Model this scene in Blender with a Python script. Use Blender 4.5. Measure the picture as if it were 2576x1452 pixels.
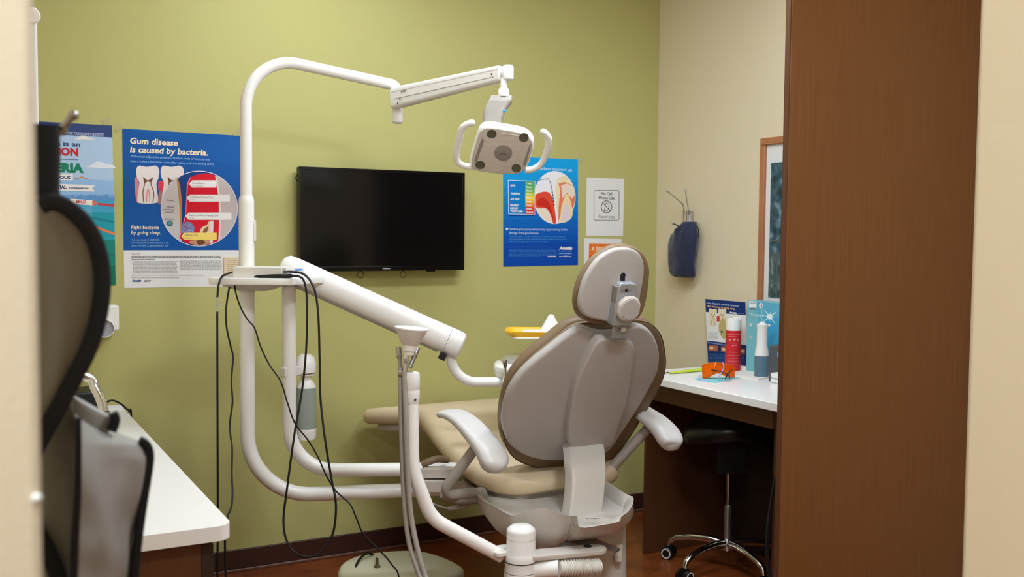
import bpy, bmesh, math, random
from mathutils import Vector, Matrix, noise
random.seed(7)
for o in list(bpy.data.objects): bpy.data.objects.remove(o, do_unlink=True)
SC = bpy.context.scene
COL = SC.collection
PI = math.pi
V = Vector

# ------------------------------------------------------------------ camera
W, H = 2576, 1452
FPX, YAW, PITCH, ROLL, EYE = 2562.33, 0.501014, 0.0544736, 0.0086432, 1.35
cy, sy, cp, sp, cr, sr = math.cos(YAW), math.sin(YAW), math.cos(PITCH), math.sin(PITCH), math.cos(ROLL), math.sin(ROLL)
FWD = V((sy * cp, cy * cp, -sp)); _r = V((cy, -sy, 0)); _u = _r.cross(FWD)
RGT = _r * cr + _u * sr; UPV = _u * cr - _r * sr
CAM = V((0, 0, EYE))
cam_d = bpy.data.cameras.new('camera'); cam = bpy.data.objects.new('camera', cam_d); COL.objects.link(cam)
cam.matrix_world = Matrix(((RGT.x, UPV.x, -FWD.x, 0), (RGT.y, UPV.y, -FWD.y, 0), (RGT.z, UPV.z, -FWD.z, EYE), (0, 0, 0, 1)))
cam_d.sensor_width = 36; cam_d.lens = FPX / W * 36; cam_d.clip_start = 0.05
cam_d.dof.use_dof = True; cam_d.dof.focus_distance = 3.35; cam_d.dof.aperture_fstop = 5.0
SC.camera = cam

# ------------------------------------------------------------------ world, lights, exposure
SC.view_settings.view_transform = 'Standard'; SC.view_settings.look = 'None'
SC.view_settings.exposure = 0.0; SC.view_settings.gamma = 1.0; SC.view_settings.use_curve_mapping = False
wd = bpy.data.worlds.new('world'); SC.world = wd; wd.use_nodes = True
wd.node_tree.nodes['Background'].inputs[0].default_value = (0.95, 0.98, 1.06, 1)
wd.node_tree.nodes['Background'].inputs[1].default_value = 0.06

def area(name, loc, sx, sy_, watts, col, target=None):
    l = bpy.data.lights.new(name, 'AREA'); l.shape = 'RECTANGLE'; l.size = sx; l.size_y = sy_; l.energy = watts; l.color = col
    o = bpy.data.objects.new(name, l); COL.objects.link(o); o.location = loc
    if target is not None: o.rotation_euler = (V(target) - V(loc)).to_track_quat('-Z', 'Y').to_euler()
    return o
area('ceiling_troffer_light', (1.85, 2.42, 2.66), 1.2, 0.28, 30, (0.89, 0.985, 1.13))
area('ceiling_troffer_light', (1.15, 3.3, 2.66), 0.6, 0.6, 10, (0.89, 0.985, 1.13))
area('ceiling_troffer_light', (1.3, 1.02, 2.66), 0.5, 0.24, 29, (0.89, 0.985, 1.13))
area('hall_troffer_light', (-0.38, -0.05, 2.66), 0.6, 0.6, 43, (0.87, 0.98, 1.13))

def lin(c): return tuple(((x / 12.92) if x <= 0.04045 else ((x + 0.055) / 1.055) ** 2.4) for x in c)
def rgb(r, g, b): return lin((r / 255, g / 255, b / 255)) + (1,)

# ------------------------------------------------------------------ materials
MATS = {}
def mat(name, col, rough=0.5, metal=0.0, spec=0.5, trans=0.0, alpha=1.0, coat=0.0, bump=0.0, bscale=400, emit=None, ior=1.45, sheen=0.0, var=0.0, vscale=6):
    if name in MATS: return MATS[name]
    m = bpy.data.materials.new(name); m.use_nodes = True; nt = m.node_tree; b = nt.nodes['Principled BSDF']
    b.inputs['Base Color'].default_value = col; b.inputs['Roughness'].default_value = rough; b.inputs['Metallic'].default_value = metal
    b.inputs['Specular IOR Level'].default_value = spec; b.inputs['Transmission Weight'].default_value = trans; b.inputs['Alpha'].default_value = alpha
    b.inputs['Coat Weight'].default_value = coat; b.inputs['IOR'].default_value = ior; b.inputs['Sheen Weight'].default_value = sheen
    if bump or var:
        tc = nt.nodes.new('ShaderNodeTexCoord')
    if bump:
        n = nt.nodes.new('ShaderNodeTexNoise'); n.inputs['Scale'].default_value = bscale; n.inputs['Detail'].default_value = 3
        nt.links.new(tc.outputs['Object'], n.inputs['Vector'])
        bp = nt.nodes.new('ShaderNodeBump'); bp.inputs['Strength'].default_value = bump; bp.inputs['Distance'].default_value = 0.002
        nt.links.new(n.outputs['Fac'], bp.inputs['Height']); nt.links.new(bp.outputs['Normal'], b.inputs['Normal'])
    if var:
        n2 = nt.nodes.new('ShaderNodeTexNoise'); n2.inputs['Scale'].default_value = vscale; n2.inputs['Detail'].default_value = 4
        nt.links.new(tc.outputs['Object'], n2.inputs['Vector'])
        hs = nt.nodes.new('ShaderNodeMixRGB'); hs.blend_type = 'MIX'
        hs.inputs[1].default_value = tuple(c * (1 - var) for c in col[:3]) + (1,); hs.inputs[2].default_value = tuple(min(1, c * (1 + var)) for c in col[:3]) + (1,)
        nt.links.new(n2.outputs['Fac'], hs.inputs[0]); nt.links.new(hs.outputs[0], b.inputs['Base Color'])
    MATS[name] = m
    return m
def wood(name, c1, c2, rough=0.45, sx=60, sy_=60, sz=1.5, bump=0.05, spec=0.4):
    m = bpy.data.materials.new(name); m.use_nodes = True; nt = m.node_tree; b = nt.nodes['Principled BSDF']
    tc = nt.nodes.new('ShaderNodeTexCoord'); mp = nt.nodes.new('ShaderNodeMapping'); mp.inputs['Scale'].default_value = (sx, sy_, sz)
    nt.links.new(tc.outputs['Object'], mp.inputs[0])
    n = nt.nodes.new('ShaderNodeTexNoise'); n.inputs['Scale'].default_value = 1.0; n.inputs['Detail'].default_value = 6; n.inputs['Roughness'].default_value = 0.65
    nt.links.new(mp.outputs[0], n.inputs['Vector'])
    r = nt.nodes.new('ShaderNodeValToRGB'); r.color_ramp.elements[0].position = 0.3; r.color_ramp.elements[1].position = 0.7
    r.color_ramp.elements[0].color = c1; r.color_ramp.elements[1].color = c2
    nt.links.new(n.outputs['Fac'], r.inputs[0]); nt.links.new(r.outputs[0], b.inputs['Base Color'])
    b.inputs['Roughness'].default_value = rough; b.inputs['Specular IOR Level'].default_value = spec
    bp = nt.nodes.new('ShaderNodeBump'); bp.inputs['Strength'].default_value = bump; bp.inputs['Distance'].default_value = 0.001
    nt.links.new(n.outputs['Fac'], bp.inputs['Height']); nt.links.new(bp.outputs['Normal'], b.inputs['Normal'])
    MATS[name] = m
    return m

GREEN = mat('green_paint', rgb(188, 183, 116), 0.62, spec=0.3, bump=0.25, bscale=260)
BEIGE = mat('beige_paint', rgb(224, 210, 178), 0.65, spec=0.3, bump=0.2, bscale=260)
CREAM = mat('cream_paint', rgb(222, 206, 176), 0.65, spec=0.3, bump=0.2, bscale=260)
CEIL = mat('ceiling_white', rgb(235, 232, 225), 0.9)
FLOORM = wood('floor_vinyl', rgb(100, 48, 18), rgb(142, 74, 34), 0.32, 9, 9, 9, 0.03)
BASEM = mat('baseboard_vinyl', rgb(66, 38, 28), 0.4, var=0.15, vscale=30)
BASELIP = mat('baseboard_lip', rgb(112, 78, 66), 0.35)
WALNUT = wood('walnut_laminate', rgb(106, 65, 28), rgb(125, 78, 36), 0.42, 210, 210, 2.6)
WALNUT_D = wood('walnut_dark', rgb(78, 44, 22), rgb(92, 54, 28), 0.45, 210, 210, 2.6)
DARKBR = mat('dark_brown_edge', rgb(48, 34, 24), 0.5)
WHITEL = mat('white_laminate', rgb(238, 236, 232), 0.35, var=0.015, vscale=40)
WHITE = mat('white_enamel', rgb(240, 238, 232), 0.3, coat=0.15)
WHITEP = mat('white_plastic', rgb(238, 236, 231), 0.38)
OFFW = mat('offwhite_plastic', rgb(222, 218, 208), 0.42)
GREYP = mat('grey_plastic', rgb(178, 173, 168), 0.42, bump=0.1, bscale=900)
GREYL = mat('pale_grey_plastic', rgb(200, 194, 185), 0.42, bump=0.1, bscale=900)
ARMW = mat('armrest_grey', rgb(206, 203, 198), 0.36)
GREYP2 = mat('grey_casting', rgb(196, 188, 178), 0.45)
TAN = mat('tan_vinyl', rgb(218, 196, 162), 0.42, bump=0.12, bscale=700)
TAN2 = mat('taupe_vinyl', rgb(128, 107, 80), 0.45, bump=0.12, bscale=700)
SILVER = mat('silver_metal', rgb(176, 182, 188), 0.35, metal=0.6)
CHROME = mat('chrome', rgb(220, 220, 222), 0.12, metal=1.0)
STEEL = mat('steel_dull', rgb(170, 166, 160), 0.28, metal=0.9)
BLACK = mat('black_plastic', rgb(16, 15, 15), 0.4)
BLACKR = mat('black_rubber', rgb(14, 13, 13), 0.45)
BLACKL = mat('black_leatherette', rgb(14, 14, 16), 0.32)
SCREEN = mat('screen_glass', rgb(13, 12, 12), 0.12, spec=0.45)
BEZEL = mat('bezel_gloss', rgb(10, 10, 10), 0.22)
HOSE = mat('grey_hose', rgb(158, 150, 140), 0.5)
HOLE = mat('dark_hole', rgb(22, 20, 18), 0.8)
SEAM = mat('seam_grey', rgb(150, 144, 134), 0.6)
LENSP = mat('lens_polycarbonate', rgb(206, 196, 184), 0.3, coat=0.4)
LENSD = mat('lens_dark', rgb(88, 90, 72), 0.15, spec=0.8)
LENSG = mat('lens_grey', rgb(140, 134, 128), 0.3)
CLEARP = mat('clear_plastic', rgb(235, 238, 238), 0.08, trans=0.9, ior=1.3)
BOTTLE = mat('bottle_frosted', rgb(176, 190, 182), 0.3, trans=0.35, ior=1.3)
NAVY = mat('navy_fabric', rgb(15, 28, 62), 0.7, sheen=0.3, bump=0.3, bscale=900)
APRON_D = mat('apron_olive_grey', rgb(132, 128, 114), 0.55, bump=0.1, bscale=700)
APRON_L = mat('apron_satin_grey', rgb(150, 147, 140), 0.36, bump=0.1, bscale=700)
TRIMB = mat('black_webbing', rgb(16, 15, 17), 0.8, bump=0.4, bscale=500)
YELLOW = mat('yellow_plastic', rgb(246, 186, 22), 0.35)
ORANGE = mat('orange_lens', rgb(255, 120, 8), 0.1, trans=0.6, ior=1.2)
CLOTH = mat('aqua_cloth', rgb(132, 208, 214), 0.8)
LIME = mat('lime_cord', rgb(196, 214, 60), 0.7)
LILAC = mat('lilac_plastic', rgb(188, 150, 214), 0.5)
RED = mat('red_can', rgb(206, 34, 44), 0.35)
CHAR = mat('charcoal_fabric', rgb(84, 84, 86), 0.85, bump=0.4, bscale=500)
FRAMEW = wood('frame_wood', rgb(164, 104, 66), rgb(186, 124, 84), 0.4, 20, 20, 4)
PAPER = mat('paper_white', rgb(232, 230, 228), 0.6)
PAPERT = mat('paper_tan', rgb(226, 204, 172), 0.7)
TAPE = mat('clear_tape', rgb(214, 210, 160), 0.25, alpha=0.35)
_inkc = {}
nt = LENSP.node_tree; _tc = nt.nodes.new('ShaderNodeTexCoord'); _w = nt.nodes.new('ShaderNodeTexWave'); _w.inputs['Scale'].default_value = 60; _b = nt.nodes.new('ShaderNodeBump'); _b.inputs['Strength'].default_value = 0.6; _b.inputs['Distance'].default_value = 0.001
nt.links.new(_tc.outputs['Object'], _w.inputs[0]); nt.links.new(_w.outputs['Fac'], _b.inputs['Height']); nt.links.new(_b.outputs[0], nt.nodes['Principled BSDF'].inputs['Normal'])
def ink(r, g, b, rough=0.5):
    k = (r, g, b)
    if k not in _inkc: _inkc[k] = mat('print_%02x%02x%02x' % k, rgb(r, g, b), rough, spec=0.25)
    return _inkc[k]

# ------------------------------------------------------------------ measuring helpers: a pixel of the photograph to a point of the room
def ray(x, y): return FWD + RGT * ((x - W / 2) / FPX) - UPV * ((y - H / 2) / FPX)
def pt(x, y, d): return CAM + ray(x, y) * d
def onX(x, y, X): d = ray(x, y); return CAM + d * (X / d.x)
def onY(x, y, Y): d = ray(x, y); return CAM + d * (Y / d.y)
def onZ(x, y, Z): d = ray(x, y); return CAM + d * ((Z - EYE) / d.z)
def onP(x, y, C, N): d = ray(x, y); return CAM + d * ((C - CAM).dot(N) / d.dot(N))

YG, XB = 4.006, 2.99       # green wall, beige wall

# ------------------------------------------------------------------ mesh builder
class MB:
    def __init__(s): s.bm = bmesh.new(); s.mats = []; s.mi = 0
    def use(s, m):
        if m not in s.mats: s.mats.append(m)
        s.mi = s.mats.index(m); return s
    def face(s, vs):
        try: f = s.bm.faces.new(vs); f.material_index = s.mi; f.smooth = True; return f
        except ValueError: return None
    def v(s, p): return s.bm.verts.new(p)
    def obox(s, c, ax, hs):
        c = V(c); vs = []
        for i in (-1, 1):
            for j in (-1, 1):
                for k in (-1, 1): vs.append(s.v(c + ax[0] * (i * hs[0]) + ax[1] * (j * hs[1]) + ax[2] * (k * hs[2])))
        for q in ((0, 1, 3, 2), (4, 6, 7, 5), (0, 4, 5, 1), (2, 3, 7, 6), (0, 2, 6, 4), (1, 5, 7, 3)): s.face([vs[i] for i in q])
        return s
    def box(s, x0, x1, y0, y1, z0, z1):
        return s.obox(((x0 + x1) / 2, (y0 + y1) / 2, (z0 + z1) / 2), (V((1, 0, 0)), V((0, 1, 0)), V((0, 0, 1))), ((x1 - x0) / 2, (y1 - y0) / 2, (z1 - z0) / 2))
    def ring(s, pts): return [s.v(p) for p in pts]
    def loft(s, rings, cap0=True, cap1=True, closed=True):
        R = [s.ring(r) for r in rings]; n = len(R[0])
        for a, b in zip(R, R[1:]):
            for i in range(n if closed else n - 1):
                j = (i + 1) % n; s.face([a[i], a[j], b[j], b[i]])
        if cap0 and closed: s.face(list(reversed(R[0])))
        if cap1 and closed: s.face(R[-1])
        return s
    def tube(s, pts, rad, seg=14, cap=True, flat=None):
        pts = [V(p) for p in pts]; n = len(pts); rads = rad if isinstance(rad, (list, tuple)) else [rad] * n
        t0 = (pts[1] - pts[0]).normalized(); a = V((0, 0, 1)) if abs(t0.z) < 0.9 else V((1, 0, 0)); nrm = (a - t0 * a.dot(t0)).normalized()
        rings = []
        for i, p in enumerate(pts):
            t = (pts[min(i + 1, n - 1)] - pts[max(i - 1, 0)]).normalized()
            nrm = (nrm - t * nrm.dot(t)).normalized(); bn = t.cross(nrm); fx, fy = (1, 1) if flat is None else flat
            rings.append([p + (nrm * math.cos(2 * PI * k / seg) * fx + bn * math.sin(2 * PI * k / seg) * fy) * rads[i] for k in range(seg)])
        return s.loft(rings, cap, cap)
    def lathe(s, base, axis, prof, seg=28, cap=True):
        base = V(base); ax = V(axis).normalized(); a = V((0, 0, 1)) if abs(ax.z) < 0.9 else V((1, 0, 0)); e1 = (a - ax * a.dot(ax)).normalized(); e2 = ax.cross(e1)
        return s.loft([[base + ax * h + (e1 * math.cos(2 * PI * k / seg) + e2 * math.sin(2 * PI * k / seg)) * max(r, 1e-4) for k in range(seg)] for r, h in prof], cap, cap)
    def prism(s, pts, nvec, t):
        nvec = V(nvec); return s.loft([[V(p) for p in pts], [V(p) + nvec * t for p in pts]])
    def slab(s, pts, nvec, t, rnd=0.01, k=4, bulge=0.0):
        """outline extruded along nvec with rounded rims on both faces"""
        pts = [V(p) for p in pts]; nvec = V(nvec); c = sum(pts, V()) / len(pts); rings = []
        def sh(d, z):
            out = []
            for p in pts:
                q = p - c; L = max(q.length, 1e-5); out.append(c + q * max(0.0, (L - d) / L) + nvec * z)
            return out
        for i in range(k + 1):
            a = PI / 2 * i / k; rings.append(sh(rnd * (1 - math.sin(a)), rnd * (1 - math.cos(a))))
        for i in range(k + 1):
            a = PI / 2 * i / k; rings.append(sh(rnd * (1 - math.cos(a)), t - rnd * (1 - math.sin(a))))
        if bulge:
            for f in (0.75, 0.5, 0.25, 0.08):
                d = lambda f: [c + (p - c) * f for p in pts]
                rings.append([q + nvec * (t + bulge * (1 - f * f)) for q in d(f)])
        return s.loft(rings)
    def sphere(s, c, r, seg=16, sc=(1, 1, 1)):
        c = V(c); return s.loft([[c + V((r * sc[0] * math.sin(PI * i / 8) * math.cos(2 * PI * k / seg), r * sc[1] * math.sin(PI * i / 8) * math.sin(2 * PI * k / seg), r * sc[2] * -math.cos(PI * i / 8))) for k in range(seg)] for i in [0.12, 1, 2, 3, 4, 5, 6, 7, 7.88]])
    def poly(s, pts): s.face([s.v(p) for p in pts]); return s
    def build(s, name, parent=None, material=None, base=None, bevel=0, angle=40, subd=0, flatshade=False):
        bm = s.bm
        bmesh.ops.recalc_face_normals(bm, faces=bm.faces)
        if base is None: base = parent_base(parent) if parent else None
        if base is None:
            zs = [v.co.z for v in bm.verts]; xs = [v.co.x for v in bm.verts]; ys = [v.co.y for v in bm.verts]
            base = V(((min(xs) + max(xs)) / 2, (min(ys) + max(ys)) / 2, min(zs)))
        base = V(base)
        for v in bm.verts: v.co -= base
        me = bpy.data.meshes.new(name); bm.to_mesh(me); bm.free()
        for m in (s.mats or [material]): me.materials.append(m)
        if flatshade: me.polygons.foreach_set('use_smooth', [False] * len(me.polygons))
        else: me.set_sharp_from_angle(angle=math.radians(angle))
        o = bpy.data.objects.new(name, me); COL.objects.link(o)
        if parent: o.parent = parent
        else: o.location = base
        o['_b'] = tuple(base)
        if bevel:
            b = o.modifiers.new('bevel', 'BEVEL'); b.width = bevel; b.segments = 3; b.limit_method = 'ANGLE'; b.angle_limit = math.radians(35); b.harden_normals = False
        if subd:
            b = o.modifiers.new('subd', 'SUBSURF'); b.levels = subd; b.render_levels = subd
        return o
def parent_base(p): return V(p['_b'])
def tag(o, label, cat, group=None):
    o['label'] = label; o['category'] = cat
    if group: o['group'] = group
    return o
def thing(name, label, cat, loc, group=None):
    o = bpy.data.objects.new(name, None); COL.objects.link(o); o.location = loc; o['_b'] = tuple(loc); o.empty_display_size = 0.05
    return tag(o, label, cat, group)
def struct(o): o['kind'] = 'structure'; return o

def spline(pts, n=8):
    pts = [V(p) for p in pts]; out = []
    P = [pts[0] * 2 - pts[1]] + pts + [pts[-1] * 2 - pts[-2]]
    for i in range(1, len(P) - 2):
        a, b, c, d = P[i - 1:i + 3]
        for k in range(n):
            t = k / n
            out.append(0.5 * (2 * b + (c - a) * t + (2 * a - 5 * b + 4 * c - d) * t * t + (3 * b - a - 3 * c + d) * t ** 3))
    return out + [pts[-1]]
def fillet(pts, rad, n=10):
    pts = [V(p) for p in pts]; out = [pts[0]]
    for i in range(1, len(pts) - 1):
        p = pts[i]; a = (pts[i - 1] - p); b = (pts[i + 1] - p); r = rad[i - 1] if isinstance(rad, (list, tuple)) else rad
        an = a.normalized(); bn = b.normalized(); ang = an.angle(bn); tl = min(r / math.tan(ang / 2), a.length * 0.98, b.length * 0.98); r = tl * math.tan(ang / 2)
        cdir = (an + bn).normalized(); cen = p + cdir * (r / math.sin(ang / 2)); s0 = p + an * tl - cen; s1 = p + bn * tl - cen
        tot = s0.angle(s1); axis = s0.cross(s1).normalized()
        for k in range(n + 1): out.append(cen + Matrix.Rotation(tot * k / n, 3, axis) @ s0)
    return out + [pts[-1]]
def rrect(w, h, r, n=6):
    out = []
    for cx, cyy, a0 in ((w / 2 - r, h / 2 - r, 0), (-w / 2 + r, h / 2 - r, PI / 2), (-w / 2 + r, -h / 2 + r, PI), (w / 2 - r, -h / 2 + r, 3 * PI / 2)):
        for k in range(n + 1): out.append((cx + r * math.cos(a0 + PI / 2 * k / n), cyy + r * math.sin(a0 + PI / 2 * k / n)))
    return out
def supell(a, b, e, n=40): return [(a * abs(math.cos(t)) ** (2 / e) * (1 if math.cos(t) >= 0 else -1), b * abs(math.sin(t)) ** (2 / e) * (1 if math.sin(t) >= 0 else -1)) for t in [2 * PI * k / n for k in range(n)]]
def smooth2(pts, n=6, closed=True):
    P = [V(p) if len(p) == 3 else V((p[0], p[1], 0)) for p in pts]; out = []; L = len(P)
    for i in range(L):
        a, b, c, d = P[i - 1], P[i], P[(i + 1) % L], P[(i + 2) % L]
        for k in range(n):
            t = k / n; out.append(0.5 * (2 * b + (c - a) * t + (2 * a - 5 * b + 4 * c - d) * t * t + (3 * b - a - 3 * c + d) * t ** 3))
    return out

# ------------------------------------------------------------------ lettering (turned into mesh)
_dg = None
def text_mesh(s, bold=0.0, shear=0.0):
    c = bpy.data.curves.new('lettering', 'FONT'); c.body = s; c.size = 1.0; c.offset = bold; c.shear = shear; c.resolution_u = 2
    o = bpy.data.objects.new('lettering', c); COL.objects.link(o)
    dg = bpy.context.evaluated_depsgraph_get(); me = bpy.data.meshes.new_from_object(o.evaluated_get(dg))
    vs = [v.co.copy() for v in me.vertices]; fs = [tuple(p.vertices) for p in me.polygons]
    bpy.data.objects.remove(o, do_unlink=True); bpy.data.curves.remove(c); bpy.data.meshes.remove(me)
    return vs, fs
def letter(mb, s, org, eu, ev, en, cap, width=None, align='l', bold=0.0, shear=0.0, stretch=1.0):
    """lettering on a surface: org = left end of baseline, cap = height of capitals in metres"""
    vs, fs = text_mesh(s, bold, shear)
    if not vs: return
    x0 = min(v.x for v in vs); x1 = max(v.x for v in vs); k = cap / 0.73; kx = k * stretch
    if width: kx = width / max(x1 - x0, 1e-4)
    w = (x1 - x0) * kx; off = {'l': 0, 'c': -w / 2, 'r': -w}[align]
    nv = [mb.v(org + eu * ((v.x - x0) * kx + off) + ev * (v.y * k) + en) for v in vs]
    for f in fs: mb.face([nv[i] for i in f])

class Print:
    """printed sheet lying on a plane of the room; artwork points are measured on the photograph"""
    def __init__(s, fn, nrm, eu, ev=V((0, 0, 1))):
        s.fn, s.n, s.eu, s.ev = fn, V(nrm), V(eu), V(ev); s.mb = MB(); s.k = 0
    def lay(s): s.k += 1; return s.n * (0.00105 + 0.000012 * s.k)
    def P(s, x, y): return s.fn(x, y)
    def sheet(s, quad, m, t=0.001): s.k = int(max(0, (t - 0.001) / 0.000012)); s.mb.use(m).prism([s.P(*q) for q in quad], s.n, t); return s
    def poly(s, pts, m): o = s.lay(); s.mb.use(m).poly([s.P(*q) + o for q in pts]); return s
    def rect(s, x0, y0, x1, y1, m): return s.poly([(x0, y0), (x1, y0), (x1, y1), (x0, y1)], m)
    def blob(s, pts, m, n=5): return s.poly([(p.x, p.y) for p in smooth2(pts, n)], m)
    def circ(s, x, y, rx, m, ry=None, n=48, a0=0, a1=2 * PI): return s.poly([(x + rx * math.cos(a0 + (a1 - a0) * k / n), y + (ry or rx) * math.sin(a0 + (a1 - a0) * k / n)) for k in range(n)], m)
    def annulus(s, x, y, r0, r1, m, n=48, ay=1.0):
        o = s.lay(); s.mb.use(m)
        for k in range(n):
            a, b = 2 * PI * k / n, 2 * PI * (k + 1) / n
            s.mb.poly([s.P(x + r * math.cos(t), y + r * ay * math.sin(t)) + o for r, t in ((r0, a), (r1, a), (r1, b), (r0, b))])
        return s
    def line(s, pts, w, m, smooth=False):
        o = s.lay(); s.mb.use(m); Q = [V((p[0], p[1], 0)) for p in pts]
        if smooth: Q = spline(Q, 6)
        L = []; R = []
        for i, q in enumerate(Q):
            t = (Q[min(i + 1, len(Q) - 1)] - Q[max(i - 1, 0)]).normalized(); n2 = V((-t.y, t.x, 0)) * (w / 2); L.append(q + n2); R.append(q - n2)
        for i in range(len(Q) - 1): s.mb.poly([s.P(p.x, p.y) + o for p in (L[i], L[i + 1], R[i + 1], R[i])])
        return s
    def text(s, x, y, st, cap, m, width=None, align='l', bold=0.0, shear=0.0, stretch=1.0):
        a = s.P(x, y); kx = (s.P(x + 20, y) - a).dot(s.eu) / 20; ky = (s.P(x, y - 20) - a).dot(s.ev) / 20
        s.mb.use(m); letter(s.mb, st, a, s.eu, s.ev, s.lay(), cap * ky, width * kx if width else None, align, bold, shear, stretch * kx / ky); return s
    def micro(s, x0, x1, y, cap, m, seed=0):
        rnd = random.Random(seed + int(y * 7)); x = x0; o = s.lay(); s.mb.use(m)
        while x < x1 - 3:
            w = rnd.uniform(2.5, 9); e = min(x + w, x1)
            s.mb.poly([s.P(*q) + o for q in ((x, y - cap), (e, y - cap), (e, y), (x, y))]); x = e + 1.5
        return s
    def done(s, name, label, cat): 
        return tag(s.mb.build(name, angle=30), label, cat)

EX, EY, EZ = V((1, 0, 0)), V((0, 1, 0)), V((0, 0, 1))

# ================================================================== SETTING
HC = 2.7
struct(MB().box(-0.75, 3.2, -1.9, 4.15, -0.06, 0).build('floor', material=FLOORM))
struct(MB().box(-0.75, 3.2, -1.9, 4.15, HC, HC + 0.05).build('ceiling', material=CEIL))
struct(MB().box(-0.17, XB + 0.12, YG, YG + 0.12, 0, HC).build('wall_back', material=GREEN))
struct(MB().box(XB, XB + 0.12, 0.75, YG, 0, HC).build('wall_right', material=BEIGE))
struct(MB().box(-0.17, -0.05, 0.87, YG, 0, HC).build('wall_left', material=BEIGE))
JX = onY(96, 726, 0.75).x
struct(MB().box(-0.7, JX, 0.75, 0.87, 0, HC).build('wall_front_left', material=CREAM, bevel=0.006))
struct(MB().box(onY(2445, 726, 0.87).x, XB, 0.75, 0.87, 0, HC).build('wall_front', material=CREAM, bevel=0.004))
struct(MB().box(-0.75, 3.2, -1.9, -1.78, 0, HC).build('wall_hall', material=CREAM))
struct(MB().box(-0.75, -0.7, -1.78, 0.87, 0, HC).build('wall_hall_left', material=CREAM))
struct(MB().box(3.0, 3.12, -1.78, 0.75, 0, HC).build('wall_hall_right', material=CREAM))
mb = MB(); mb.use(BASEM).box(0.6, XB, YG - 0.010, YG, 0.012, 0.089); mb.use(BASELIP).box(0.6, XB, YG - 0.016, YG, 0, 0.012)
struct(mb.build('baseboard_back', bevel=0.003))
mb = MB(); mb.use(BASEM).box(XB - 0.010, XB, 3.46, YG - 0.016, 0.012, 0.089); mb.use(BASELIP).box(XB - 0.016, XB, 3.46, YG - 0.016, 0, 0.012)
struct(mb.build('baseboard_right', bevel=0.003))

# tall wood panel on the right, standing against the beige wall
PY = 2.25
pl = onY(1976, 726, PY).x
t = thing('wood_panel', 'tall walnut brown laminate panel standing between desk and doorway', 'panel', (pl + 0.4, PY, 0))
mb = MB(); mb.box(pl, XB - 0.001, PY, PY + 0.02, 0, 2.64); mb.build('panel_board', t, WALNUT, bevel=0.0015)
mb = MB(); mb.box(pl - 0.004, pl, PY + 0.001, PY + 0.019, 0, 2.64); mb.build('edge_band', t, WALNUT_D)
bz = onY(1972, 682, PY + 0.04).z
bx0 = onY(1968, 400, PY + 0.05).x
tag(MB().box(bx0, bx0 + 0.5, PY + 0.021, PY + 0.05, bz, 2.6).build('hanging_board', material=DARKBR, bevel=0.002), 'dark brown board edge hung behind the tall walnut panel, beside the picture', 'board')

# ================================================================== WALL PRINTS (green wall)
def gw(x, y): return onY(x, y, YG)
BL = ink(8, 84, 160); BLD = ink(16, 62, 128); WH = ink(240, 236, 232); CRM = ink(246, 226, 190); TXTG = ink(120, 118, 120); SKYB = ink(150, 190, 230)

# --- gum disease poster
p = Print(gw, (0, -1, 0), EX)
TL, TR, BR, BLc = (307.4, 323.3), (632, 343.6), (630, 719), (312.4, 724.7)
p.sheet([TL, TR, BR, BLc], PAPER)
p.poly([TL, TR, (630, 629.6), (311, 630)], BL)
p.poly([(307.4, 323.3), (632, 343.6), (632, 430), (520, 395), (420, 345)], ink(10, 90, 166)); 
p.text(327, 361, 'Gum disease', 15.5, CRM, width=123, bold=0.03, shear=0.12)
p.text(327, 383, 'is caused by bacteria.', 15.5, CRM, width=202, bold=0.03, shear=0.12)
p.text(328, 395.5, 'Without an adjunctive antibiotic, baseline levels of bacteria may', 6.2, SKYB, width=206, bold=0.005)
p.text(328, 407.5, 'return in just a few days\u2014even after scaling and root planing (SRP).', 6.2, SKYB, width=218, bold=0.005)
toothw, root, dentin, pulp, gum = ink(232, 222, 218), ink(196, 176, 176), ink(214, 204, 202), ink(120, 78, 50), ink(226, 62, 82)
bone = ink(190, 150, 150)
p.blob([(339, 452), (346, 447), (352, 480), (358, 508), (344, 508), (340, 480)], ink(224, 128, 144))
p.blob([(402, 478), (414, 478), (416, 508), (398, 512)], ink(168, 120, 120))
p.blob([(398, 460), (404, 455), (416, 458), (418, 478), (400, 480)], gum)
for cx in (371.5, 433):
    p.blob([(cx - 29, 428), (cx - 22, 417), (cx - 2, 420), (cx + 20, 417), (cx + 29, 428), (cx + 27, 448), (cx + 22, 464), (cx + 26, 500), (cx + 20, 511), (cx - 20, 511), (cx - 26, 498), (cx - 21, 462), (cx - 27, 446)], toothw)
    p.line([(cx - 10, 447), (cx - 8, 462), (cx - 12, 485), (cx - 10, 510)], 2.4, pulp, True)
    p.line([(cx + 12, 447), (cx + 8, 462), (cx + 15, 485), (cx + 13, 510)], 2.4, pulp, True)
    p.blob([(cx - 11, 445), (cx, 454), (cx + 13, 446), (cx + 9, 458), (cx, 457), (cx - 8, 460)], pulp)
    p.line([(cx - 3, 508), (cx - 2, 488), (cx + 1, 476), (cx + 4, 488), (cx + 5, 508)], 2, ink(226, 120, 130), True)
CX, CY, RX, RY = 501, 525, 97, 95
p.circ(CX, CY, RX, ink(224, 218, 224), RY); p.circ(CX, CY, RX - 1.6, BLD, RY - 1.6)
def arc(a0, a1, n=16, rr=0.982): return [(CX + RX * rr * math.cos(math.radians(a0 + (a1 - a0) * k / n)), CY + RY * rr * math.sin(math.radians(a0 + (a1 - a0) * k / n))) for k in range(n + 1)]
p.poly(arc(234, 117) + [(456, 600), (453, 560), (451, 518), (447, 480)], ink(202, 194, 190))
p.poly([(444, 449), (447, 446), (453, 470), (457, 500), (457, 560), (454, 601), (452, 600), (453, 560), (451, 518), (447, 480)], ink(196, 130, 84))
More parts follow.
